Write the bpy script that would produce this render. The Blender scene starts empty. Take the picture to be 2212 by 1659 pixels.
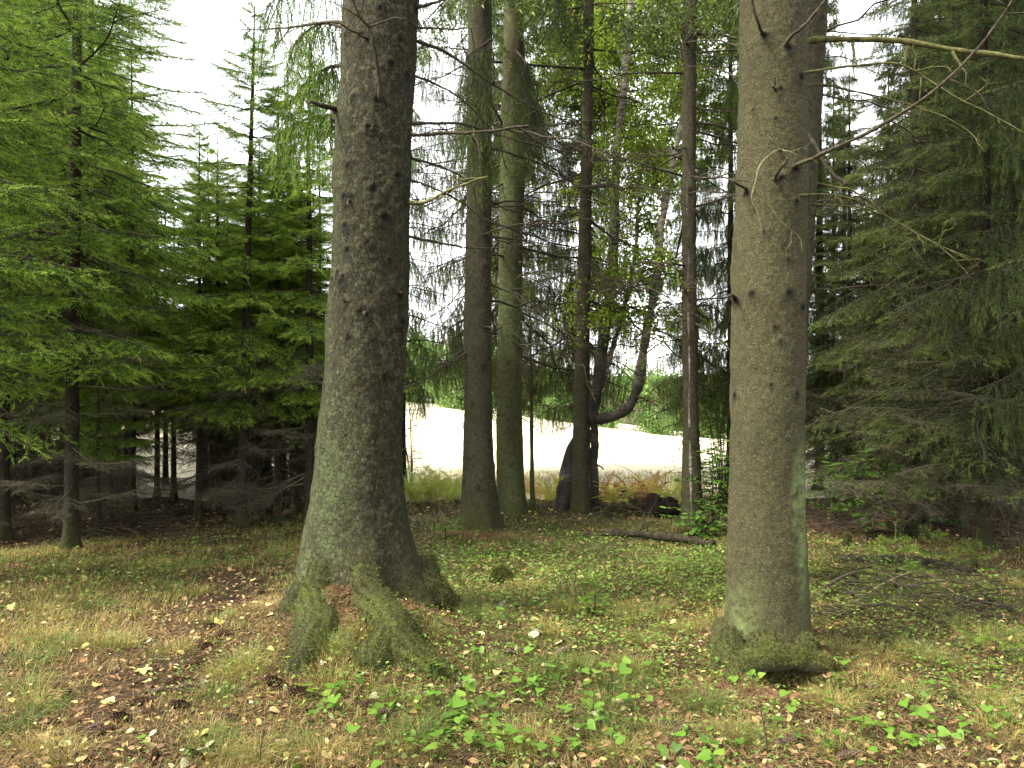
import bpy, math, random
import numpy as np
from math import radians as RAD, pi, sin, cos

# ------------------------------------------------------------------ camera, light, exposure
scene = bpy.context.scene
COL = scene.collection
CAM_H = 1.6
F = 1736.0                       # focal length in units of a 2212 px wide picture
CX, CY = 1106.0, 829.5
cam_data = bpy.data.cameras.new('camera')
cam_data.sensor_width = 36.0
cam_data.lens = 36.0 * F / 2212.0
cam_data.clip_start = 0.05
cam_data.clip_end = 2000.0
cam = bpy.data.objects.new('camera', cam_data)
cam.location = (0, 0, CAM_H)
cam.rotation_euler = (RAD(90), 0, 0)
COL.objects.link(cam)
scene.camera = cam

SUN_EL, SUN_AZ = RAD(52), RAD(246)      # azimuth clockwise from +Y: behind the camera, to its left
world = bpy.data.worlds.new('World')
scene.world = world
world.use_nodes = True
wn, wl = world.node_tree.nodes, world.node_tree.links
bg = wn['Background']
sky = wn.new('ShaderNodeTexSky')
sky.sky_type = 'NISHITA'
sky.sun_disc = False
sky.sun_elevation = SUN_EL
sky.sun_rotation = SUN_AZ
sky.air_density = 1.0
sky.dust_density = 1.0
sky.ozone_density = 1.0
hs = wn.new('ShaderNodeHueSaturation')
hs.inputs['Saturation'].default_value = 0.08
wl.new(sky.outputs[0], hs.inputs['Color'])
wl.new(hs.outputs[0], bg.inputs['Color'])
bg.inputs['Strength'].default_value = 0.125

sun_data = bpy.data.lights.new('sun', 'SUN')
sun_data.energy = 1.5
sun_data.angle = RAD(14)
sun_data.color = (1.0, 0.92, 0.76)
sun = bpy.data.objects.new('sun', sun_data)
sdir = (sin(SUN_AZ) * cos(SUN_EL), cos(SUN_AZ) * cos(SUN_EL), sin(SUN_EL))
from mathutils import Vector
sun.rotation_euler = Vector(sdir).to_track_quat('Z', 'Y').to_euler()
sun.location = (0, -5, 30)
COL.objects.link(sun)

scene.view_settings.view_transform = 'Standard'
scene.view_settings.look = 'None'
scene.view_settings.gamma = 1.0
scene.view_settings.exposure = 3.0
scene.cycles.max_bounces = 6
scene.cycles.diffuse_bounces = 4
scene.cycles.glossy_bounces = 2
scene.cycles.transmission_bounces = 4
scene.cycles.caustics_reflective = False
scene.cycles.caustics_refractive = False

rng = np.random.default_rng(11)
random.seed(5)

# ------------------------------------------------------------------ numeric helpers
def A(*v):
    return np.array(v, dtype=float)

def unit(v):
    return v / np.maximum(np.linalg.norm(v, axis=-1, keepdims=True), 1e-9)

def _hash(ix, iy, iz, seed):
    with np.errstate(over='ignore'):
        h = (ix.astype(np.uint32) * np.uint32(374761393) + iy.astype(np.uint32) * np.uint32(668265263)
             + iz.astype(np.uint32) * np.uint32(2246822519) + np.uint32((seed * 3266489917) & 0xffffffff))
        h = (h ^ (h >> np.uint32(13))) * np.uint32(1274126177)
        h = h ^ (h >> np.uint32(16))
    return h.astype(float) / 4294967295.0

def noise3(x, y, z, seed=0):
    x, y, z = np.broadcast_arrays(np.asarray(x, float), np.asarray(y, float), np.asarray(z, float))
    i, j, k = np.floor(x).astype(np.int64), np.floor(y).astype(np.int64), np.floor(z).astype(np.int64)
    u, v, w = x - i, y - j, z - k
    u, v, w = u*u*(3-2*u), v*v*(3-2*v), w*w*(3-2*w)
    r = 0
    for a in (0, 1):
        for b in (0, 1):
            for c in (0, 1):
                r = r + _hash(i+a, j+b, k+c, seed) * (u if a else 1-u) * (v if b else 1-v) * (w if c else 1-w)
    return r * 2 - 1

def noise2(x, y, seed=0):
    return noise3(x, y, np.zeros_like(np.asarray(x, float)) + 0.37, seed)

def sstep(a, b, x):
    t = np.clip((x - a) / (b - a), 0, 1)
    return t * t * (3 - 2 * t)

# ------------------------------------------------------------------ terrain
MOUNDS = []          # cx, cy, amp, radius
def H(x, y):
    x = np.asarray(x, float); y = np.asarray(y, float)
    z = 0.05 * noise2(x * .45, y * .45, 1) + 0.03 * noise2(x * 1.3, y * 1.3, 2) + 0.012 * noise2(x * 4.1, y * 4.1, 3)
    z = z * (1 - .75 * sstep(12.5, 18, y))
    for cx, cy, a, r in MOUNDS:
        z = z + a * np.exp(-((x - cx) ** 2 + (y - cy) ** 2) / (r * r))
    z = z - .15 * sstep(6, 9.5, y) * (1 - sstep(14, 40, y))
    t = sstep(14, 62, y)
    z = z + t * (-0.7 - 0.135 * np.clip(x, -16, 16))
    z = z + sstep(64, 150, y) * 6.0
    return z

def P(px, py, d):
    return A((px - CX) / F * d, d, CAM_H - (py - CY) / F * d)

def PX(px, d):
    return (px - CX) / F * d

def G(px, py):
    d = CAM_H * F / (py - CY)
    for _ in range(12):
        d = .5 * d + .5 * (CAM_H - float(H(PX(px, d), d))) * F / (py - CY)
    return A(PX(px, d), d, float(H(PX(px, d), d)))

T1 = (PX(787, 5.3), 5.3)
T2 = (PX(1655, 4.72), 4.72)
MOUNDS += [(T1[0] - .02, T1[1] - .3, .20, .80), (T1[0] - .03, T1[1] - .30, .14, .32), (T1[0] + .02, T1[1] - .55, .03, .45), (T2[0], T2[1] - .05, .10, .5)]
for px, d, a, r in ((1040, 9.5, .06, .6), (1105, 10.9, .04, .6), (1230, 11, .03, .7), (1490, 9.9, .03, .5), (150, 8.2, .04, .5)):
    MOUNDS.append((PX(px, d), d, a, r))
MOUNDS += [(PX(1680, 4.24), 4.24, -.085, .10), (PX(1728, 4.24), 4.24, -.085, .10)]      # the hollow under the root arch
MOUNDS.append((PX(708, 4.62), 4.62, -.10, .12))       # the hole between two roots

# ------------------------------------------------------------------ materials
def nt(name):
    m = bpy.data.materials.new(name)
    m.use_nodes = True
    t = m.node_tree
    return m, t.nodes, t.links, t.nodes['Principled BSDF'], t.nodes['Material Output']

def ramp(n, l, fac, stops):
    r = n.new('ShaderNodeValToRGB')
    e = r.color_ramp.elements
    while len(e) < len(stops):
        e.new(0.5)
    for i, (p, c) in enumerate(stops):
        e[i].position = p
        e[i].color = (*c, 1) if len(c) == 3 else c
    l.new(fac, r.inputs[0])
    return r.outputs[0]

def attr(n, name):
    a = n.new('ShaderNodeAttribute')
    a.attribute_name = name
    return a.outputs['Fac']

def nz(n, l, scale, detail=3, vec=None, rough=.55, dist=0):
    x = n.new('ShaderNodeTexNoise')
    x.inputs['Scale'].default_value = scale
    x.inputs['Detail'].default_value = detail
    x.inputs['Roughness'].default_value = rough
    x.inputs['Distortion'].default_value = dist
    if vec is not None:
        l.new(vec, x.inputs['Vector'])
    return x.outputs[0]

def mixc(n, l, fac, a, b, mode='MIX'):
    m = n.new('ShaderNodeMix')
    m.data_type = 'RGBA'
    m.blend_type = mode
    for sock, v in ((m.inputs[0], fac), (m.inputs[6], a), (m.inputs[7], b)):
        if isinstance(v, (int, float)):
            sock.default_value = v
        elif isinstance(v, tuple):
            sock.default_value = (*v, 1)
        else:
            l.new(v, sock)
    return m.outputs[2]

def mth(n, l, op, a, b=None, clamp=False):
    m = n.new('ShaderNodeMath')
    m.operation = op
    m.use_clamp = clamp
    for i, v in enumerate((a, b)):
        if v is None:
            continue
        if isinstance(v, (int, float)):
            m.inputs[i].default_value = v
        else:
            l.new(v, m.inputs[i])
    return m.outputs[0]

def coords(n, l, scale=(1, 1, 1)):
    t = n.new('ShaderNodeTexCoord')
    mp = n.new('ShaderNodeMapping')
    mp.inputs['Scale'].default_value = scale
    l.new(t.outputs['Object'], mp.inputs[0])
    return mp.outputs[0]

def bump(n, l, h, strength, dist, p):
    b = n.new('ShaderNodeBump')
    b.inputs['Strength'].default_value = strength
    b.inputs['Distance'].default_value = dist
    l.new(h, b.inputs['Height'])
    l.new(b.outputs[0], p.inputs['Normal'])

def leaf_mat(name, stops, trans=.3, rough=.55, spec=.25):
    m, n, l, p, o = nt(name)
    c = ramp(n, l, attr(n, 'tint'), stops)
    l.new(c, p.inputs['Base Color'])
    p.inputs['Roughness'].default_value = rough
    p.inputs['Specular IOR Level'].default_value = spec
    if trans:
        t = n.new('ShaderNodeBsdfTranslucent')
        l.new(c, t.inputs[0])
        x = n.new('ShaderNodeMixShader')
        x.inputs[0].default_value = trans
        l.new(p.outputs[0], x.inputs[1]); l.new(t.outputs[0], x.inputs[2])
        l.new(x.outputs[0], o.inputs['Surface'])
    return m

def bark_mat(name, dark, mid, light, scale, zs=.8, lichen=(.17, .20, .09), lich_amt=.5, moss=(.055, .066, .012), speck=None, bumpd=.014):
    m, n, l, p, o = nt(name)
    v = coords(n, l, (1, 1, zs))
    warp = nz(n, l, scale * .35, 2, v)
    vm = n.new('ShaderNodeVectorMath'); vm.operation = 'MULTIPLY_ADD'
    cmb = n.new('ShaderNodeCombineXYZ')
    l.new(warp, cmb.inputs[0]); l.new(warp, cmb.inputs[1]); l.new(warp, cmb.inputs[2])
    l.new(cmb.outputs[0], vm.inputs[0]); vm.inputs[1].default_value = (.05, .05, .05); l.new(v, vm.inputs[2])
    vo = n.new('ShaderNodeTexVoronoi'); vo.feature = 'DISTANCE_TO_EDGE'
    vo.inputs['Scale'].default_value = scale
    l.new(vm.outputs[0], vo.inputs['Vector'])
    vc = n.new('ShaderNodeTexVoronoi'); vc.feature = 'F1'
    vc.inputs['Scale'].default_value = scale
    l.new(vm.outputs[0], vc.inputs['Vector'])
    sep = n.new('ShaderNodeSeparateColor'); l.new(vc.outputs['Color'], sep.inputs[0])
    fine = nz(n, l, scale * 2.2, 4, v, .75)
    big = nz(n, l, 3.2, 4, v, .6)
    f = mth(n, l, 'ADD', mth(n, l, 'MULTIPLY', sep.outputs[0], .28), mth(n, l, 'MULTIPLY', fine, .85))
    c = ramp(n, l, mth(n, l, 'SUBTRACT', f, .05), [(0.28, dark), (.5, mid), (.78, light)])
    c = mixc(n, l, ramp(n, l, big, [(.35, (0, 0, 0)), (.7, (.55, .55, .55))]), c, tuple(x * .62 for x in mid))
    # red-brown inner bark showing in patches
    red = nz(n, l, 6.5, 3, v)
    c = mixc(n, l, ramp(n, l, red, [(.56, (0, 0, 0)), (.72, (.4, .4, .4))]), c, (mid[0] * 1.25, mid[1] * .85, mid[2] * .8))
    if speck:
        sp = nz(n, l, scale * 2.1, 2, v, .5)
        c = mixc(n, l, ramp(n, l, sp, [(.62, (0, 0, 0)), (.70, (.85, .85, .85))]), c, speck)
        sd = nz(n, l, scale * 1.1, 3, v, .6)
        c = mixc(n, l, ramp(n, l, sd, [(.30, (.8, .8, .8)), (.38, (0, 0, 0))]), c, tuple(x * .45 for x in dark))
    lf = mth(n, l, 'MULTIPLY', attr(n, 'lichen'), ramp(n, l, nz(n, l, 14, 7, v, .8), [(.36, (0, 0, 0)), (.64, (lich_amt,) * 3)]), True)
    c = mixc(n, l, lf, c, lichen)
    crack = ramp(n, l, vo.outputs['Distance'], [(.0, (0, 0, 0)), (.06, (1, 1, 1))])
    c = mixc(n, l, mth(n, l, 'MULTIPLY', mth(n, l, 'SUBTRACT', 1.0, crack), .6), c, tuple(x * .35 for x in dark))
    mf = mth(n, l, 'MULTIPLY', attr(n, 'moss'), ramp(n, l, nz(n, l, 18, 4, v, .65), [(.32, (.25, .25, .25)), (.58, (1, 1, 1))]), True)
    mcol = ramp(n, l, nz(n, l, 60, 3, v), [(.3, tuple(x * .5 for x in moss)), (.7, tuple(x * 1.35 for x in moss))])
    c = mixc(n, l, mf, c, mcol)
    c = mixc(n, l, attr(n, 'knot'), c, (.007, .005, .004))
    l.new(c, p.inputs['Base Color'])
    p.inputs['Roughness'].default_value = .9
    p.inputs['Specular IOR Level'].default_value = .15
    hgt = mth(n, l, 'ADD', mth(n, l, 'ADD', mth(n, l, 'MULTIPLY', crack, .4), mth(n, l, 'MULTIPLY', sep.outputs[1], .55)), mth(n, l, 'MULTIPLY', fine, .9))
    bump(n, l, hgt, 1.0, bumpd, p)
    return m

M = {}
M['bark_scaly'] = bark_mat('scaly_bark', (.007, .006, .003), (.029, .0255, .0135), (.095, .086, .048), 40, .8, (.085, .108, .045), .9)
M['bark_fine'] = bark_mat('fine_bark', (.010, .008, .004), (.047, .0375, .019), (.107, .088, .048), 85, 1.5, (.19, .25, .09), 1., speck=(.27, .24, .155), bumpd=.007)
M['bark_dark'] = bark_mat('dark_bark', (.010, .008, .005), (.028, .022, .014), (.062, .052, .034), 45, .7, (.05, .062, .026), .7)
M['bark_mid'] = bark_mat('grey_brown_bark', (.013, .010, .006), (.044, .036, .022), (.092, .078, .050), 48, .8, (.07, .085, .038), .8)
M['bark_birch_base'] = bark_mat('birch_base_bark', (.03, .022, .016), (.075, .055, .038), (.16, .13, .10), 30, .5, (.12, .14, .06), .6)

def simple_bark(name, a, b, c, scale, zs=.3):
    m, n, l, p, o = nt(name)
    v = coords(n, l, (1, 1, zs))
    col = ramp(n, l, nz(n, l, scale, 4, v, .65), [(.3, a), (.5, b), (.72, c)])
    l.new(col, p.inputs['Base Color'])
    p.inputs['Roughness'].default_value = .9
    p.inputs['Specular IOR Level'].default_value = .15
    bump(n, l, nz(n, l, scale * 1.4, 3, v), .7, .006, p)
    return m

M['twig'] = simple_bark('dead_twig_bark', (.018, .014, .009), (.042, .034, .022), (.08, .068, .045), 40, 1)
M['twig_mossy'] = simple_bark('mossy_twig_bark', (.035, .032, .014), (.08, .076, .028), (.14, .13, .05), 25, 1)
M['twig_pale'] = simple_bark('pale_twig_bark', (.05, .046, .023), (.095, .088, .046), (.155, .143, .08), 30, 1)
M['wood'] = simple_bark('bough_bark', (.018, .014, .009), (.036, .028, .018), (.06, .048, .03), 30, 1)
M['log'] = simple_bark('rotting_log_bark', (.008, .0065, .004), (.022, .018, .011), (.055, .05, .026), 18, 1)
M['rot_wood'] = simple_bark('rotten_wood', (.05, .026, .013), (.11, .055, .026), (.18, .10, .05), 20, .4)
M['earth'] = simple_bark('bare_earth', (.004, .003, .002), (.011, .0075, .0045), (.03, .019, .010), 16, 1)

def birch_mat():
    m, n, l, p, o = nt('birch_bark')
    v = coords(n, l, (1, 1, 4.5))
    f = nz(n, l, 7, 4, v, .65)
    c = ramp(n, l, f, [(.38, (.05, .04, .032)), (.5, (.2, .165, .12)), (.62, (.42, .37, .29))])
    low = ramp(n, l, attr(n, 'knot'), [(0, (0, 0, 0)), (1, (1, 1, 1))])
    c = mixc(n, l, low, c, ramp(n, l, nz(n, l, 26, 5, v, .75), [(.36, (.005, .004, .003)), (.52, (.02, .016, .010)), (.7, (.075, .06, .04))]))
    l.new(c, p.inputs['Base Color'])
    p.inputs['Roughness'].default_value = .75
    bump(n, l, nz(n, l, 22, 4, v, .7), 1.0, .02, p)
    return m
M['birch'] = birch_mat()

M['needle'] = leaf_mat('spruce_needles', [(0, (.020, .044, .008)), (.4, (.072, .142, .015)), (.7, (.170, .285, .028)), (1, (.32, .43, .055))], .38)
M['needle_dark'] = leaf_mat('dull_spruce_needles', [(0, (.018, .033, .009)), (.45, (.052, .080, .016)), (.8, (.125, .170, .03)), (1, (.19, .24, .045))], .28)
M['needle_deep'] = leaf_mat('shaded_spruce_needles', [(0, (.013, .024, .008)), (.45, (.038, .058, .015)), (.8, (.095, .125, .026)), (1, (.15, .19, .04))], .25)  # dull needles again, darker: the shade of the right-hand trees put into the colour
M['birch_leaf'] = leaf_mat('birch_leaves', [(0, (.10, .17, .015)), (.5, (.24, .36, .03)), (.85, (.40, .46, .05)), (1, (.50, .38, .05))], .6)
M['bush_leaf'] = leaf_mat('bush_leaves', [(0, (.035, .085, .012)), (.6, (.075, .165, .022)), (1, (.16, .27, .04))], .4)
M['far_leaf'] = leaf_mat('far_tree_leaves', [(0, (.06, .12, .03)), (.5, (.12, .21, .05)), (1, (.2, .29, .08))], .3)
M['fern'] = leaf_mat('fern_leaf', [(0, (.24, .085, .03)), (.35, (.42, .24, .08)), (.55, (.50, .48, .12)), (1, (.36, .50, .09))], .58)
M['lily'] = leaf_mat('lily_leaf', [(0, (.05, .10, .013)), (.6, (.12, .235, .026)), (1, (.22, .31, .045))], .4, .4, .4)
M['cover'] = leaf_mat('low_plant_leaf', [(0, (.05, .085, .015)), (.5, (.10, .19, .028)), (1, (.22, .30, .055))], .35)
M['grass'] = leaf_mat('grass_blade', [(0, (.07, .045, .018)), (.3, (.27, .19, .068)), (.55, (.30, .25, .075)), (.75, (.13, .165, .035)), (1, (.065, .115, .022))], .25)
M['litter'] = leaf_mat('dead_leaf', [(0, (.06, .036, .02)), (.3, (.15, .08, .038)), (.5, (.30, .17, .075)), (.7, (.42, .33, .15)), (.85, (.5, .42, .13)), (1, (.36, .38, .26))], .15)
M['needles_fallen'] = leaf_mat('fallen_needles', [(0, (.045, .027, .014)), (.5, (.155, .098, .045)), (.8, (.26, .175, .08)), (1, (.40, .32, .17))], 0)
M['moss_fuzz'] = leaf_mat('moss_fuzz', [(0, (.020, .024, .006)), (.5, (.060, .068, .012)), (1, (.135, .135, .030))], .15)
M['cone'] = leaf_mat('cone_scale', [(0, (.03, .016, .010)), (.5, (.05, .027, .014)), (1, (.19, .11, .055))], 0)

def ground_mat():
    m, n, l, p, o = nt('forest_floor')
    v = coords(n, l)
    f1 = nz(n, l, 1.6, 5, v, .62)
    f2 = nz(n, l, 9, 5, v, .65)
    f3 = nz(n, l, 55, 4, v, .7)
    brown = ramp(n, l, f3, [(.28, (.009, .006, .003)), (.45, (.032, .022, .010)), (.6, (.080, .056, .025)), (.75, (.17, .125, .058))])
    green = ramp(n, l, f3, [(.28, (.010, .014, .004)), (.5, (.040, .050, .010)), (.72, (.11, .125, .028))])
    g = mth(n, l, 'ADD', mth(n, l, 'MULTIPLY', f1, .6), mth(n, l, 'MULTIPLY', f2, .55))
    g = mth(n, l, 'ADD', g, mth(n, l, 'SUBTRACT', mth(n, l, 'MULTIPLY', attr(n, 'green'), .9), .55))
    gf = ramp(n, l, g, [(.38, (0, 0, 0)), (.62, (1, 1, 1))])
    c = mixc(n, l, gf, brown, green)
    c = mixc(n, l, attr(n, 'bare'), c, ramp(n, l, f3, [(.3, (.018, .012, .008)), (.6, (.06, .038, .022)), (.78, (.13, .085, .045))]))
    l.new(c, p.inputs['Base Color'])
    p.inputs['Roughness'].default_value = .95
    p.inputs['Specular IOR Level'].default_value = .1
    bump(n, l, mth(n, l, 'ADD', f2, f3), .9, .03, p)
    return m

def meadow_mat():
    m, n, l, p, o = nt('dry_meadow')
    v = coords(n, l, (1, .45, 1))
    f = mth(n, l, 'ADD', mth(n, l, 'MULTIPLY', nz(n, l, .5, 4, v), .5), mth(n, l, 'MULTIPLY', nz(n, l, 14, 4, v, .7), .5))
    c = ramp(n, l, f, [(.32, (.40, .34, .20)), (.5, (.50, .44, .28)), (.68, (.58, .53, .36))])
    l.new(c, p.inputs['Base Color'])
    p.inputs['Roughness'].default_value = .95
    return m
M['ground'] = ground_mat()
M['meadow'] = meadow_mat()

# ------------------------------------------------------------------ mesh building
class MB:
    """collects vertices, triangles and quads, then links them as one mesh object"""
    def __init__(self):
        self.V, self.T, self.Q, self.TM, self.QM = [], [], [], [], []
        self.at = {}
        self.n = 0
    def add(self, V, T=None, Q=None, mat=0, **attrs):
        V = np.asarray(V, float).reshape(-1, 3)
        k = len(V)
        for name in set(self.at) | set(attrs):
            if name not in self.at:
                self.at[name] = [np.zeros(self.n)] if self.n else []
            v = attrs.get(name, 0.0)
            self.at[name].append(np.broadcast_to(np.asarray(v, float).ravel() if np.ndim(v) else v, (k,)).astype(float))
        self.V.append(V)
        if T is not None and len(T):
            T = np.asarray(T).reshape(-1, 3) + self.n
            self.T.append(T); self.TM.append(np.full(len(T), mat))
        if Q is not None and len(Q):
            Q = np.asarray(Q).reshape(-1, 4) + self.n
            self.Q.append(Q); self.QM.append(np.full(len(Q), mat))
        self.n += k
        return self
    def mesh(self, name, mats, origin=(0, 0, 0), smooth=False):
        V = np.concatenate(self.V) - np.asarray(origin, float)
        T = np.concatenate(self.T) if self.T else np.zeros((0, 3), int)
        Q = np.concatenate(self.Q) if self.Q else np.zeros((0, 4), int)
        me = bpy.data.meshes.new(name)
        me.vertices.add(len(V))
        me.vertices.foreach_set('co', V.astype(np.float32).ravel())
        loops = np.concatenate([T.ravel(), Q.ravel()]).astype(np.int32)
        me.loops.add(len(loops))
        me.loops.foreach_set('vertex_index', loops)
        me.polygons.add(len(T) + len(Q))
        starts = np.concatenate([np.arange(len(T)) * 3, len(T) * 3 + np.arange(len(Q)) * 4]).astype(np.int32)
        me.polygons.foreach_set('loop_start', starts)
        mi = np.concatenate([np.concatenate(self.TM) if self.TM else np.zeros(0), np.concatenate(self.QM) if self.QM else np.zeros(0)]).astype(np.int32)
        me.polygons.foreach_set('material_index', mi)
        if smooth:
            me.polygons.foreach_set('use_smooth', np.ones(len(mi), bool))
        me.update(calc_edges=True)
        for m in (mats if isinstance(mats, (list, tuple)) else [mats]):
            me.materials.append(M[m])
        for k, parts in self.at.items():
            a = me.attributes.new(k, 'FLOAT', 'POINT')
            a.data.foreach_set('value', np.concatenate(parts).astype(np.float32))
        return me
    def build(self, name, mats, parent=None, origin=None, smooth=False):
        if origin is None:
            origin = parent.location if parent is not None else (0, 0, 0)
        o = bpy.data.objects.new(name, self.mesh(name, mats, origin, smooth))
        COL.objects.link(o)
        if parent is not None:
            o.parent = parent
        else:
            o.location = origin
        return o

def tag(o, label=None, cat=None, group=None, kind=None):
    if label: o['label'] = label
    if cat: o['category'] = cat
    if group: o['group'] = group
    if kind: o['kind'] = kind
    return o

def empty(name, loc, label, cat, group=None):
    o = bpy.data.objects.new(name, None)
    o.empty_display_size = .2
    o.location = [float(v) for v in loc]
    COL.objects.link(o)
    return tag(o, label, cat, group)

def copy_tree(root, loc, rz=0., s=1., label=None, group=None, keep=None):
    c = root.copy(); COL.objects.link(c)
    c.location = [float(v) for v in loc]
    c.rotation_euler = (root.rotation_euler[0], root.rotation_euler[1], rz)
    c.scale = (s, s, s)
    if label: c['label'] = label
    if group: c['group'] = group
    for ch in root.children:
        if keep and not keep(ch):
            continue
        d = ch.copy(); COL.objects.link(d); d.parent = c
        for g in ch.children:
            e = g.copy(); COL.objects.link(e); e.parent = d
    return c

def tube(pts, rad, n=6, cap=True):
    pts = np.asarray(pts, float); k = len(pts)
    rad = np.broadcast_to(np.asarray(rad, float), (k,))
    t = unit(np.gradient(pts, axis=0))
    ref = A(0, 0, 1) if abs(t[:, 2]).mean() < .8 else A(1, 0, 0)
    a = unit(np.cross(t, ref)); b = np.cross(t, a)
    th = np.arange(n) * 2 * pi / n
    V = pts[:, None] + rad[:, None, None] * (np.cos(th)[None, :, None] * a[:, None] + np.sin(th)[None, :, None] * b[:, None])
    i = np.arange(k - 1)[:, None] * n; j = np.arange(n)[None]; j2 = (j + 1) % n
    Q = np.stack([i + j, i + j2, i + n + j2, i + n + j], -1).reshape(-1, 4)
    V = V.reshape(-1, 3)
    T = []
    if cap:
        V = np.concatenate([V, pts[:1], pts[-1:]])
        c0, c1 = k * n, k * n + 1
        T = [(c0, (q + 1) % n, q) for q in range(n)] + [(c1, (k - 1) * n + q, (k - 1) * n + (q + 1) % n) for q in range(n)]
    return V, T, Q

def spline(pts, k):
    """Catmull-Rom through pts, k samples"""
    p = np.asarray(pts, float)
    p = np.concatenate([2 * p[:1] - p[1:2], p, 2 * p[-1:] - p[-2:-1]])
    t = np.linspace(0, len(p) - 3 - 1e-6, k)
    i = t.astype(int); f = (t - i)[:, None]
    a, b, c, d = p[i], p[i+1], p[i+2], p[i+3]
    return .5 * ((2*b) + (c-a)*f + (2*a-5*b+4*c-d)*f*f + (3*b-a-3*c+d)*f**3)

def frames(dirs, roll=None):
    n = len(dirs)
    a = unit(dirs)
    r = rng.normal(size=(n, 3)) if roll is None else roll
    b = unit(np.cross(a, r)); c = np.cross(a, b)
    return a, b, c

def stamp(TV, pos, a, b, c, size):
    """template verts TV (k,3) in frame a,b,c"""
    s = np.asarray(size, float).reshape(-1, 1, 1)
    return pos[:, None] + s * (TV[None, :, 0:1] * a[:, None] + TV[None, :, 1:2] * b[:, None] + TV[None, :, 2:3] * c[:, None])

def stamp_faces(F_, n, k):
    F_ = np.asarray(F_)
    return (F_[None] + (np.arange(n) * k)[:, None, None]).reshape(-1, F_.shape[1])

# ---- needle shoot template: a twig 1 long with needles round it
def shoot_template(nn, ln, w, seed):
    r = np.random.default_rng(seed)
    V = []
    for i in range(nn):
        t = (i + .5) / nn
        ang = i * 2.4 + r.uniform(-.4, .4)
        rad = A(0, cos(ang), sin(ang))
        d = unit(A(.75, 0, 0) + rad * .8)
        l_ = ln * r.uniform(.8, 1.15) * (1 - .35 * t)
        s = unit(np.cross(d, r.normal(size=3)))
        base = A(t, 0, 0)
        V += [base - s * w / 2, base + s * w / 2, base + d * l_]
    # bare axis: a sliver
    V += [A(0, -.012, 0), A(0, .012, 0), A(1.0, 0, 0)]
    return np.array(V)
SHOOT = shoot_template(10, .30, .068, 3)
SHOOT_C = shoot_template(5, .45, .13, 4)

def add_shoots(mb, pos, dirs, size, tint, mat=0, coarse=False):
    TV = SHOOT_C if coarse else SHOOT
    k = len(TV); n = len(pos)
    if n == 0: return
    a, b, c = frames(dirs)
    V = stamp(TV, pos, a, b, c, size)
    tipf = np.tile(TV[:, 0], (n, 1)) * .22
    t = np.clip(tint[:, None] + tipf + rng.uniform(-.08, .08, (n, 1)), 0, 1)
    mb.add(V.reshape(-1, 3), T=np.arange(n * k).reshape(-1, 3), mat=mat, tint=t.ravel())

KITE = A((0, 0, 0), (.45, -.32, .05), (1, 0, -.04), (.45, .32, .05))
def add_leaves(mb, pos, dirs, size, tint, mat=0, up=None):
    n = len(pos)
    if n == 0: return
    roll = None
    if up is not None:
        roll = A(0, 0, 1)[None] + rng.normal(size=(n, 3)) * up
    a, b, c = frames(dirs, roll)
    V = stamp(KITE, pos, a, b, c, size)
    mb.add(V.reshape(-1, 3), Q=np.arange(n * 4).reshape(-1, 4), mat=mat, tint=np.repeat(np.clip(tint, 0, 1), 4))

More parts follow.
